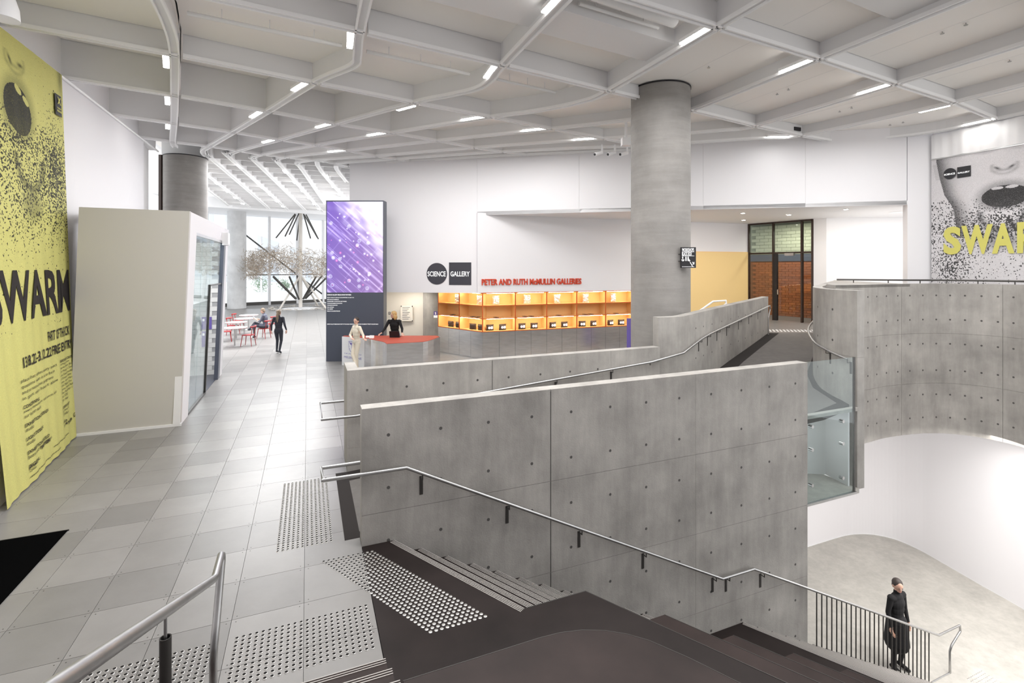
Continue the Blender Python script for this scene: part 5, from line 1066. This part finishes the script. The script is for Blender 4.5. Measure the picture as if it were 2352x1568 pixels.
# ================================================================ DISPLAY SHELVES
LD_ = Vector((-0.74, 0.673, 0)).normalized(); LN_ = Vector((LD_.y, -LD_.x, 0)); LN_ = LN_ if LN_.y > 0 else -LN_
ZS = [0.95, 1.40, 1.845, 2.29]; DPT = 0.45; ANG = math.radians(59.6); K_ = DPT / math.tan(ANG)
bag_pts = None
def shelf_unit(o0, d, n, s0, s1, mit0, label):
    u = thing('display_shelf', o0 + d * ((s0 + s1) / 2) + Z3 * 0.95, label, 'shelf', 'orange display shelves'); P = lambda s, dep, z: o0 + d * s + n * dep + Z3 * z
    b0 = s0 + (K_ if mit0 else 0)
    for k, z in enumerate(ZS):
        b = MB(); b.prism([P(s0, 0.006, 0)[:2], P(s1, 0.006, 0)[:2], P(s1, DPT, 0)[:2], P(b0, DPT, 0)[:2]], z - 0.012, z + 0.012); b.build('shelf_board', M_ORGL, u); b = MB(); b.box(P((s0 + s1) / 2, 0, z), d, n, Z3, (s1 - s0) / 2, 0.006, 0.014); b.build('board_edge', M_ORG, u)
    b = MB(); b.box(P((b0 + s1) / 2, DPT, 1.62), d, n, Z3, (s1 - b0) / 2, 0.008, 0.67); b.build('back_panel', M_ORGL, u)
    for q, bb_ in ((s0 + 0.006, b0), (s1 - 0.006, s1 - 0.006)):
        a, c = P(q, 0.006, 0), P(bb_, DPT, 0); t = (c - a).normalized(); b = MB(); b.box((a + c) / 2 + Z3 * 1.62, t, t.cross(Z3), Z3, (c - a).length / 2, 0.006, 0.67); b.build('side_panel', M_ORGL, u); b = MB(); b.box(P(q, 0, 1.62), d, n, Z3, 0.012, 0.006, 0.68); b.build('front_post', M_ORG, u)
    for z in (ZS[1], ZS[3]):
        b = MB(); b.box(P((s0 + s1) / 2 + 0.06 * mit0, 0.05, z - 0.018), d, n, Z3, (s1 - s0) / 2 - 0.10, 0.012, 0.005); b.build('light_strip', M_STRIP, u)
    return u
def pillow(w, h, dep, crumple, sd_):
    r = random.Random(sd_); b = MB(); N = 9; top = []; bot = []
    for j in range(N + 1):
        for i in range(N + 1):
            x, y = i / N * 2 - 1, j / N * 2 - 1; k = max(0, (1 - x ** 4) * (1 - y ** 4)) ** 0.6; pin = 1 - 0.08 * (1 - abs(y)) * abs(x)
            jx, jy, jz = (r.uniform(-1, 1) * crumple for _ in range(3)); b.v.append(((x * w / 2) * pin + jx * 0.5, -dep / 2 * k + jz, (y + 1) * h / 2 + jy * 0.5))
    for j in range(N + 1):
        for i in range(N + 1): x, y, z = b.v[j * (N + 1) + i]; b.v.append((x, -y + 0.002, z))
    M = (N + 1) ** 2
    for j in range(N):
        for i in range(N):
            q = (j * (N + 1) + i, j * (N + 1) + i + 1, (j + 1) * (N + 1) + i + 1, (j + 1) * (N + 1) + i); b.f.append(q); b.m.append(0); b.f.append(tuple(k + M for k in q[::-1])); b.m.append(0)
    ed = [i for i in range(N + 1)] + [j * (N + 1) + N for j in range(1, N + 1)] + [N * (N + 1) + i for i in range(N - 1, -1, -1)] + [j * (N + 1) for j in range(N - 1, 0, -1)]
    for a, c in zip(ed, ed[1:] + ed[:1]): b.f.append((a, a + M, c + M, c)); b.m.append(0)
    return b
foil_me = [pillow(0.26, 0.33, 0.10, 0.022, k).mesh('foil_bag', M_FOIL) for k in range(4)]; pouch_me = [pillow(0.29, 0.21, 0.13, 0.010, 30 + k).mesh('pouch', M_POUCH, True) for k in range(3)]
lb = MB(); lb.v = [(-0.055 + 0.045 * math.cos(2 * math.pi * k / 16), -0.075, 0.10 + 0.045 * math.sin(2 * math.pi * k / 16)) for k in range(16)]; lb.f = [tuple(range(16))]; lb.m = [0]; lb.add([(0.0, -0.075, 0.055), (0.085, -0.072, 0.055), (0.085, -0.072, 0.145), (0.0, -0.075, 0.145)], [(0, 1, 2, 3)]); mark_me = lb.mesh('logo_mark', M_TEXTW)
ph = MB(); ph.ab(-0.06, 0.06, -0.1, 0.1, 0, 0.012); phone_me = ph.mesh('display_card', M_POUCH); ph2 = MB(); ph2.ab(-0.05, 0.05, -0.085, 0.03, 0.012, 0.014); card_me = ph2.mesh('card_print', M_CLO_G)
NUMW = ['first', 'second', 'third', 'fourth', 'fifth', 'sixth']
def fill(o0, d, n, s0, s1, where, ncard, k, bagf=0.45, pf=(0.27, 0.66)):
    rz = math.atan2(d.y, d.x); w = s1 - s0; P = lambda f_, dep, z: o0 + d * (s0 + w * f_) + n * dep + Z3 * (z + 0.0125)
    o = link('foil_bag', foil_me[k % 4]); o.location = P(bagf, 0.22, ZS[2]); o.rotation_euler = (0, 0, rz + random.uniform(-.2, .2)); tag(o, f'crumpled silver foil bag, top shelf, {where}', 'bag', 'foil bags on the top shelf')
    for i in range(ncard):
        o = link('display_card', phone_me); o.location = P(0.45 + 0.2 * (i - (ncard - 1) / 2) , 0.16, ZS[1]); o.rotation_euler = (0, 0, rz + 0.25); c = link('card_print', card_me, o); tag(o, f'{"lone dark card" if ncard == 1 else ("left" if i == 0 else "right") + " dark card of a pair"}, middle shelf, {where}', 'card', 'dark cards on the middle shelf')
    for i, f_ in enumerate(pf):
        o = link('pouch', pouch_me[(k + i) % 3]); o.location = P(f_, 0.20, ZS[0]); o.rotation_euler = (0, 0, rz + random.uniform(-.15, .25)); link('logo_mark', mark_me, o); tag(o, f'{"left" if i == 0 else "right"} dark pouch with white logo, bottom shelf, {where}', 'pouch', 'dark pouches on the bottom shelf')
for k in range(6):
    wh = f'{NUMW[k]} long-side bay from the corner'
    shelf_unit(R0, RD, RN, 0.003 + 1.2 * k, 1.2 + 1.2 * k - 0.003, k == 0, f'{NUMW[k]} orange lit shelf unit from the corner along the red lettering wall')
    if k < 5: fill(R0, RD, RN, 1.2 * k, 1.2 * k + 1.2, wh, 1 if k in (0, 2, 4) else 2, k, 0.46 - 0.02 * k)
for k in range(2):
    shelf_unit(R0, LD_, LN_, 0.003 + 1.2 * k, 1.2 + 1.2 * k - 0.003, k == 0, ['orange lit shelf unit on the short side next to the corner', 'orange lit shelf unit at the far left end of the short side'][k]); fill(R0, LD_, LN_, 1.2 * k, 1.2 * k + 1.2, ['short-side bay beside the corner', 'short-side bay at the far left end'][k], 2 if k == 0 else 1, k + 6, 0.30 if k == 0 else 0.28, (0.22, 0.58))
def base_run(o0, d, n, L, label, nP):
    u = thing('base_cabinet', o0 + d * (L / 2), label, 'cabinet', 'metal base cabinets under the shelves'); a, c = o0 + n * 0.03, o0 + d * L + n * 0.03; b = MB(); b.prism([(a)[:2], (c)[:2], (c + n * 0.4)[:2], (a + n * 0.4 + d * 0.25)[:2]], 0.0, 0.932); b.build('carcass', M_BLK, u); w = L / nP
    for k in range(nP): b = MB(); b.box(o0 + d * (w * (k + 0.5)) + n * 0.012 + Z3 * 0.468, d, n, Z3, w / 2 - 0.003, 0.012, 0.463); b.build('door', M_ALU, u)
base_run(R0, RD, RN, 7.2, 'brushed metal base cabinets under the long side of the shelves', 12); base_run(R0, LD_, LN_, 2.4, 'brushed metal base cabinets under the short side of the shelves', 4)
q = at_y(1443.5, 765, 17.2); o = thing('pull_up_sign', (q.x, 17.2, 0), 'narrow dark blue upright sign panel just left of the thick column', 'sign'); MB().ab(q.x - 0.05, q.x + 0.2, 17.2, 17.25, 0.02, HC - (731 - HY) * 17.2 / F).build('sign_panel', M_PURP, o); MB().ab(q.x - 0.1, q.x + 0.25, 17.1, 17.35, 0, 0.02).build('foot_plate', M_BLK, o)

# ================================================================ CAFE TABLES AND CHAIRS
def table(x, y, r, label):
    t = thing('cafe_table', (x, y, 0), label, 'table', 'round cafe tables in the lobby'); MB().lathe([(r - 0.01, 0.725), (r, 0.735), (r, 0.748), (r - 0.005, 0.755)], (x, y, 0), 36).build('tabletop', M_TTOP, t, True); MB().lathe([(r + 0.001, 0.733), (r + 0.003, 0.74), (r + 0.001, 0.747)], (x, y, 0), 36).build('red_edge', M_CHAIR, t); MB().lathe([(0.035, 0.02), (0.035, 0.725)], (x, y, 0), 14).build('pedestal', M_STEEL, t, True); MB().lathe([(0.30, 0.0), (0.30, 0.012), (0.05, 0.03)], (x, y, 0), 30).build('base_disc', M_STEEL, t, True)
table(-11.2, 20.0, 0.46, 'round white cafe table closest to the white box room'); table(-12.25, 22.0, 0.44, 'second round cafe table from the white box room'); table(-12.75, 23.6, 0.44, 'third round cafe table, beside the seated man'); table(-13.45, 25.3, 0.44, 'farthest round cafe table, behind the seated man')
def chair(x, y, rz, label):                     # built facing +x, then turned
    t = thing('cafe_chair', (0, 0, 0), label, 'chair', 'red cafe chairs in the lobby'); s = MB(); n = 20; s.prism([(0.21 * math.copysign(abs(math.cos(a)) ** 0.5, math.cos(a)), 0.215 * math.copysign(abs(math.sin(a)) ** 0.5, math.sin(a))) for a in [2 * math.pi * k / n for k in range(n)]], 0.43, 0.455); s.build('seat', M_CHAIR, t)
    for sx in (-1, 1):
        for sy in (-1, 1): MB().tube([(0.16 * sx, 0.16 * sy, 0.435), (0.215 * sx, 0.20 * sy, 0.0)], [0.017, 0.012], 8).build('leg', M_CHAIR, t)
    for sy in (-1, 1): MB().tube([(-0.18, 0.13 * sy, 0.44), (-0.20, 0.14 * sy, 0.62), (-0.235, 0.15 * sy, 0.77)], 0.014, 8).build('back_post', M_CHAIR, t)
    MB().tube([(-0.19, -0.22, 0.785), (-0.235, -0.13, 0.785), (-0.25, 0, 0.785), (-0.235, 0.13, 0.785), (-0.19, 0.22, 0.785)], 0.035, 10).build('backrest', M_CHAIR, t, True)
    t.location = (x, y, 0); t.rotation_euler = (0, 0, rz); return t
chair(-10.7, 20.1, math.pi + 0.05, 'red cafe chair standing in front of the seated man, turned to the first table'); chair(-11.15, 22.25, math.pi - 0.15, 'red cafe chair under the seated man'); chair(-13.15, 23.35, 0.0, 'red cafe chair left of the second table, nearer one of the left pair'); chair(-14.05, 25.4, 0.1, 'red cafe chair at the far left table, farther one of the left pair'); chair(-12.25, 21.2, 0.5, 'red cafe chair partly hidden behind the first table'); chair(-11.75, 24.1, math.pi - 0.3, 'red cafe chair behind the seated man')

# ================================================================ SCULPTURE
sc = Vector((-16.4, 38.4, 0)); scu = thing('sculpture', sc, 'tall lobby sculpture with a ring of tangled bronze twigs around a pale mast', 'sculpture')
b = MB(); r3 = random.Random(5)
for k in range(5200):
    a = r3.uniform(0, 2 * math.pi); rr = 3.45 + r3.gauss(0, 0.28); z = 3.5 + r3.uniform(-0.85, 0.85) + r3.gauss(0, 0.2) + 0.25 * math.sin(3 * a)
    z = min(max(z, 2.35), 4.9); p = sc + Vector((rr * math.cos(a), rr * math.sin(a), z)); e = Vector((r3.uniform(-1, 1), r3.uniform(-1, 1), r3.uniform(-0.9, 0.9))).normalized() * r3.uniform(0.2, 0.45); b.tube([p - e / 2, p + e / 2 + Vector((r3.uniform(-.08, .08), r3.uniform(-.08, .08), r3.uniform(-.08, .08)))], r3.choice([0.006, 0.009, 0.014]), 3, 0, False)
tag(b.build('twig_ring', M_TWIG, scu), kind='stuff'); MB().tube([sc + Z3 * 0.1, sc + Z3 * 7.4], 0.14, 12).build('mast', M_POLE, scu, True)
for k, (x, y) in enumerate([(-1.2, -0.9), (2.2, -0.5), (0.5, 2.2)]): MB().tube([sc + Z3 * 2.6, sc + Vector((x, y, 0.02))], 0.07, 8).build('mast_leg', M_POLE, scu)
for k in range(7):
    a = 2 * math.pi * k / 7 + 0.3; d = Vector((math.cos(a), math.sin(a), 0)); MB().tube([sc + d * 0.35 + Z3 * 0.75, sc + d * (2.0 + 0.3 * (k % 2)) + Z3 * 2.5], 0.075, 6).build('dark_rod', M_BAR, scu)
    MB().tube([sc + d * 0.4 + Z3 * 7.3, sc + d * (1.3 + 0.5 * (k % 3)) + Z3 * (5.4 + 0.2 * (k % 2))], 0.05, 6).build('dark_rod', M_BAR, scu)
b = MB()
for k in range(260): a = r3.uniform(0, 6.28); rr = 2.1 + r3.gauss(0, 0.12); p = sc + Vector((rr * math.cos(a), rr * math.sin(a), r3.uniform(0.01, 0.12))); b.tube([p, p + Vector((r3.uniform(-.2, .2), r3.uniform(-.2, .2), r3.uniform(0, .05)))], 0.02, 3, 0, False)
tag(b.build('twig_bed', M_POLE, scu), kind='stuff'); MB().lathe([(1.3, 0.0), (1.3, 0.03)], sc, 30).build('base_plate', M_WHITE, scu)
ga, gc_ = at_y(553, 531, 41.2), at_y(640, 598, 43.0); o = thing('brace_rod', ga, 'dark diagonal brace rod across the lobby glass', 'rod'); MB().tube([ga, gc_, gc_ + (gc_ - ga) * 1.3], 0.07, 6).build('rod_bar', M_BAR, o); MB().tube([ga + (ga - gc_).normalized() * 0.02, ga - (ga - gc_).normalized() * 0.25], 0.11, 8).build('rod_end', M_STEEL, o)

# ================================================================ PEOPLE
def person(label, loc, rz, J, pal, hair, hand_dir, hstyle='short', scale=1.0, belt=None, sleeve=1.0, skirt=None):
    """J: joints in a frame with z up and the body facing +y. One continuous surface, remeshed; hair and face details are children."""
    J = {k: Vector(v) for k, v in J.items()}; prim = []
    def cone(a, c, r0, r1, tg, flat=None): prim.append((a, c, r0, r1, tg))
    b = MB()
    def addc(a, c, r0, r1, tg, n=12):
        d = (c - a); L = d.length; d.normalize(); prim.append((a, c, tg))
        pts, rs = [a - d * r0 * 0.9], [r0 * 0.35]
        pts.append(a - d * r0 * 0.45); rs.append(r0 * 0.85)
        for k in range(5): t = k / 4; pts.append(a + d * L * t); rs.append(r0 + (r1 - r0) * t)
        pts.append(c + d * r1 * 0.45); rs.append(r1 * 0.85); pts.append(c + d * r1 * 0.9); rs.append(r1 * 0.35)
        b.tube(pts, rs, n)
    pel, che, nk, hd = J['pelvis'], J['chest'], J['neck'], J['head']
    up_ = (che - pel).normalized(); side = (J['shR'] - J['shL']).normalized(); fwd = up_.cross(side) if False else side.cross(up_) * -1
    R_ = Matrix((side, up_.cross(side).normalized(), up_)).transposed()
    for c_, rx, ry, rz_, tg in [(pel, 0.165, 0.115, 0.13, 'leg'), (pel.lerp(che, 0.35), 0.135, 0.10, 0.16, 'top'), (pel.lerp(che, 0.7), 0.15, 0.11, 0.17, 'top'), (che, 0.165, 0.115, 0.15, 'top'), (che + up_ * 0.10, 0.14, 0.085, 0.10, 'top')]:
        b.ell(c_, rx, ry, rz_, 16, 10, 0, R_); prim.append((c_ - up_ * 0.05, c_ + up_ * 0.05, tg))
    addc(che + up_ * 0.12, nk + up_ * 0.03, 0.062, 0.052, 'skin')
    for s in ('L', 'R'):
        addc(che + up_ * 0.08, J['sh' + s], 0.07, 0.062, 'top'); addc(J['sh' + s], J['el' + s], 0.055, 0.042, 'top'); addc(J['el' + s], J['wr' + s], 0.042, 0.028, 'arm')
        addc(pel + side * (0.09 if s == 'R' else -0.09) - up_ * 0.04, J['kn' + s], 0.088, 0.058, 'leg'); addc(J['kn' + s], J['an' + s], 0.057, 0.038, 'leg')
        t = J['to' + s]; addc(J['an' + s] - Z3 * 0.03, t, 0.042, 0.032, 'shoe'); addc(J['an' + s] - Z3 * 0.045 - (t - J['an' + s]).normalized() * 0.04, J['an' + s] - Z3 * 0.04, 0.034, 0.036, 'shoe')
        w = J['wr' + s]; hdv = Vector(hand_dir[s][0]).normalized(); pn_ = Vector(hand_dir[s][1]).normalized(); pn_ = (pn_ - hdv * pn_.dot(hdv)).normalized(); sp = hdv.cross(pn_)
        th = sp * (1 if s == 'L' else -1)
        for q in (-0.026, -0.009, 0.009, 0.026): addc(w, w + hdv * 0.085 + sp * q, 0.016, 0.013, 'skin', 8)
        for q, l in ((-0.030, 0.058), (-0.010, 0.076), (0.010, 0.082), (0.030, 0.072)):
            a = w + hdv * 0.085 + sp * q; m_ = a + hdv * l * 0.5 + pn_ * 0.008; addc(a, m_, 0.0105, 0.0095, 'skin', 8); addc(m_, m_ + hdv * l * 0.42 + pn_ * 0.022, 0.0095, 0.008, 'skin', 8)
        a = w + hdv * 0.03 + th * 0.022; m_ = a + hdv * 0.035 + th * 0.035 + pn_ * 0.006; addc(a, m_, 0.013, 0.011, 'skin', 8); addc(m_, m_ + hdv * 0.032 + th * 0.006 + pn_ * 0.01, 0.011, 0.009, 'skin', 8)
    if skirt: addc(pel, pel - Z3 * skirt, 0.17, 0.21, 'top', 16)
    hf = Vector(J['face']).normalized(); hs = hf.cross(Z3).normalized(); hu = hs.cross(hf).normalized(); HR = Matrix((hs, hf, hu)).transposed()
    b.ell(hd + hu * 0.02, 0.076, 0.095, 0.105, 18, 12, 0, HR); b.ell(hd - hu * 0.055 + hf * 0.028, 0.054, 0.062, 0.065, 14, 10, 0, HR); prim.append((hd - hu * 0.08, hd + hu * 0.06, 'skin'))
    addc(hd - hu * 0.022 + hf * 0.105, hd + hu * 0.012 + hf * 0.095, 0.014, 0.008, 'skin', 8)
    for s in (-1, 1): b.ell(hd + hs * 0.078 * s - hf * 0.005 - hu * 0.005, 0.012, 0.022, 0.032, 8, 6, 0, HR)
    me = bpy.data.meshes.new('body_raw'); me.from_pydata(b.v, [], b.f); ob = bpy.data.objects.new('body_raw', me); COL.objects.link(ob); md = ob.modifiers.new('r', 'REMESH'); md.mode = 'VOXEL'; md.voxel_size = 0.0075; ms = ob.modifiers.new('s', 'SMOOTH'); ms.iterations = 3; ms.factor = 0.4
    dg_ = bpy.context.evaluated_depsgraph_get(); em = bpy.data.meshes.new_from_object(ob.evaluated_get(dg_)); bpy.data.objects.remove(ob); em.name = 'body'
    em.materials.clear(); names = ['skin', 'top', 'arm', 'leg', 'shoe']
    for nm in names: em.materials.append(pal[nm])
    n = len(em.polygons); cen_ = np.zeros(n * 3, 'f'); em.polygons.foreach_get('center', cen_); cen_ = cen_.reshape(-1, 3); best = np.full(n, 1e9); idx = np.zeros(n, 'i')
    for a, c, tg in prim:
        a_, c_ = np.array(a), np.array(c); ab = c_ - a_; t = np.clip(((cen_ - a_) @ ab) / max(ab @ ab, 1e-9), 0, 1); d = np.linalg.norm(cen_ - (a_ + t[:, None] * ab), axis=1) - (0.06 if tg in ('top', 'leg') else 0.0)
        if tg == 'arm' and sleeve < 1:
            pass
        mk = d < best; best[mk] = d[mk]; idx[mk] = names.index(tg)
    if belt is not None: tor = (np.abs(cen_[:, 0] - pel.x) < 0.2) & (idx <= 3) & (idx != 0); near = np.linalg.norm(cen_ - np.array(pel), axis=1) < 0.28; zz = cen_[:, 2]; idx[near & tor & (zz > pel.z + belt) & (idx == 3)] = 1; idx[near & tor & (zz < pel.z + belt) & (idx == 1)] = 3
    em.polygons.foreach_set('material_index', idx); em.polygons.foreach_set('use_smooth', [True] * n); em.update()
    root = tag(empty('person', (0, 0, 0)), label, 'person'); link('body', em, root)
    h = MB()
    if hstyle == 'short': h.ell(hd + hu * 0.045 - hf * 0.018, 0.086, 0.096, 0.094, 18, 12, 0, HR); h.ell(hd - hf * 0.055 - hu * 0.01, 0.070, 0.05, 0.075, 14, 10, 0, HR)
    elif hstyle == 'bob':
        h.ell(hd + hu * 0.042 - hf * 0.02, 0.092, 0.10, 0.10, 18, 12, 0, HR); h.ell(hd - hf * 0.05 - hu * 0.06, 0.085, 0.055, 0.10, 16, 10, 0, HR)
        for s in (-1, 1): h.ell(hd + hs * 0.078 * s - hu * 0.06 + hf * 0.01, 0.024, 0.055, 0.095, 12, 10, 0, HR)
    elif hstyle == 'tail':
        h.ell(hd + hu * 0.04 - hf * 0.018, 0.088, 0.10, 0.096, 18, 12, 0, HR); h.ell(hd - hf * 0.05 - hu * 0.01, 0.072, 0.055, 0.08, 14, 10, 0, HR); h.tube([hd - hf * 0.10 + hu * 0.03, hd - hf * 0.145 - hu * 0.05, hd - hf * 0.145 - hu * 0.2, hd - hf * 0.135 - hu * 0.36], [0.03, 0.045, 0.05, 0.012], 12)
    h.build('hair', hair, root, True)
    for s in (-1, 1): e = MB(); e.ell(hd + hs * 0.031 * s + hu * 0.018 + hf * 0.093, 0.013, 0.006, 0.007, 8, 6, 0, HR); e.build('eye', M_EYE, root)
    m = MB(); m.ell(hd - hu * 0.058 + hf * 0.092, 0.024, 0.006, 0.007, 8, 6, 0, HR); m.build('mouth', M_LIPS, root)
    root.scale = (scale,) * 3; root.location = loc; root.rotation_euler = (0, 0, rz); return root
def stand(d=None):
    J = dict(pelvis=(0, 0, 0.93), chest=(0, 0, 1.27), neck=(0, 0, 1.47), head=(0, 0.015, 1.60), face=(0, 1, 0), shL=(-0.17, 0, 1.40), shR=(0.17, 0, 1.40), elL=(-0.22, -0.02, 1.12), elR=(0.22, -0.02, 1.12), wrL=(-0.23, 0.05, 0.88), wrR=(0.23, 0.05, 0.88), knL=(-0.10, 0.02, 0.50), knR=(0.10, 0.02, 0.50), anL=(-0.10, 0, 0.09), anR=(0.10, 0, 0.09), toL=(-0.11, 0.15, 0.035), toR=(0.11, 0.15, 0.035))
    J.update(d or {}); return J
pal = lambda top, arm, leg, shoe: dict(skin=M_SKIN, top=top, arm=arm, leg=leg, shoe=shoe)
hdn = {'L': ((0, 0.1, -1), (1, 0.3, 0)), 'R': ((0, 0.1, -1), (-1, 0.3, 0))}
p = at_z(640, 811, 0)
person('person seen from behind walking away in charcoal clothes with a long ponytail', p, 0.05, stand(dict(knL=(-0.09, 0.10, 0.52), anL=(-0.08, 0.02, 0.12), toL=(-0.08, 0.16, 0.04), knR=(0.09, 0.03, 0.50), anR=(0.09, -0.14, 0.13), toR=(0.09, 0.0, 0.035), elL=(-0.26, -0.05, 1.13), wrL=(-0.30, 0.05, 0.90), elR=(0.26, -0.06, 1.13), wrR=(0.27, 0.08, 0.92))), pal(M_CLO_D, M_CLO_D, M_CLO_D, M_CLO_D), M_HAIRG, hdn, 'tail', 0.93, 0.0)
# seated man, facing left across the tables
person('person seated on a red chair, legs crossed, grey T-shirt, looking at a phone', (-11.12, 22.25, 0), math.pi / 2 + 0.15, dict(pelvis=(0, -0.05, 0.545), chest=(0, -0.02, 0.90), neck=(0, 0.03, 1.09), head=(0, 0.07, 1.22), face=(0.25, 1, -0.45), shL=(-0.18, 0.0, 1.02), shR=(0.18, 0.0, 1.02), elL=(-0.21, 0.12, 0.76), elR=(0.21, 0.12, 0.76), wrL=(-0.07, 0.33, 0.86), wrR=(0.07, 0.33, 0.87), knL=(-0.12, 0.40, 0.60), knR=(0.04, 0.42, 0.69), anL=(-0.12, 0.38, 0.12), anR=(-0.22, 0.55, 0.46), toL=(-0.13, 0.54, 0.04), toR=(-0.28, 0.68, 0.42)), dict(skin=M_SKIN, top=M_CLO_G, arm=M_SKIN, leg=M_CLO_D, shoe=M_SHOEW), M_HAIRG, {'L': ((0.3, 1, 0.2), (0.3, 0, 1)), 'R': ((-0.3, 1, 0.2), (-0.3, 0, 1))}, 'short', 1.0, 0.03)
ph_ = Matrix.Rotation(math.pi / 2 + 0.15, 3, 'Z') @ Vector((0, 0.43, 0.92)) + Vector((-11.12, 22.25, 0)); b = MB(); b.box(ph_, Vector((0, 1, 0)), Vector((-0.7, 0, 0.7)).normalized(), Vector((0.7, 0, 0.7)).normalized(), 0.04, 0.075, 0.005); o = thing('phone', ph_, 'small dark phone held by the seated man', 'phone'); b.build('phone_case', M_BLK, o); b = MB(); b.box(ph_ + Vector((0.005, 0, 0.005)), Vector((0, 1, 0)), Vector((-0.7, 0, 0.7)).normalized(), Vector((0.7, 0, 0.7)).normalized(), 0.035, 0.068, 0.002); b.build('phone_screen', M_EXTW, o)
# woman in cream leaning on the desk
p = Vector((-4.84, 15.42, 0))
person('person in cream clothes leaning on the left end of the reception desk', p, math.pi - 0.6, stand(dict(face=(-0.35, 1, -0.15), chest=(-0.03, 0.03, 1.26), neck=(-0.05, 0.04, 1.46), head=(-0.06, 0.06, 1.59), shL=(-0.20, 0.04, 1.39), shR=(0.13, 0.0, 1.39), elL=(-0.36, 0.02, 1.14), wrL=(-0.50, 0.12, 1.06), elR=(0.20, 0.10, 1.12), wrR=(-0.12, 0.28, 1.06), knL=(-0.07, 0.06, 0.50), anL=(-0.04, 0.0, 0.09), toL=(-0.06, 0.15, 0.035), knR=(0.04, 0.12, 0.50), anR=(-0.12, 0.10, 0.10), toR=(-0.16, 0.24, 0.035))), pal(M_CLO_C, M_CLO_C, M_CLO_C, M_BLK), M_HAIRD, {'L': ((-1, 0.2, -0.1), (0, 0, -1)), 'R': ((-1, 0.3, 0), (0, 0, -1))}, 'short', 0.95, 0.0)
# woman in black behind the desk
p = Vector((-3.93, 16.62, 0))
person('person with blonde hair and black top standing behind the desk, hands on the counter', p, math.pi - 0.05, stand(dict(face=(0.75, 0.65, -0.25), pelvis=(0, -0.03, 0.93), chest=(0, 0.06, 1.27), neck=(0, 0.11, 1.46), head=(0, 0.14, 1.59), shL=(-0.18, 0.08, 1.38), shR=(0.18, 0.08, 1.38), elL=(-0.29, 0.16, 1.14), wrL=(-0.34, 0.36, 1.02), elR=(0.29, 0.16, 1.14), wrR=(0.34, 0.36, 1.02))), pal(M_CLO_B, M_CLO_B, M_DENIM, M_BLK), M_HAIRB, {'L': ((-0.4, 0.8, -0.25), (0.0, 0.2, -1)), 'R': ((0.4, 0.8, -0.25), (0.0, 0.2, -1))}, 'bob', 1.0, 0.06)
p = W(10.95, 6.25, -4.88)
person('person in a long black coat at the foot of the stairs, lower level', p, math.radians(200), stand(dict(face=(0.5, 1, -0.2), elL=(-0.23, 0.0, 1.12), wrL=(-0.2, 0.08, 0.9), knL=(-0.09, 0.06, 0.5))), pal(M_CLO_B, M_CLO_B, M_CLO_B, M_CLO_B), M_HAIRD, hdn, 'short', 1.04, None, 1.0, 0.42)
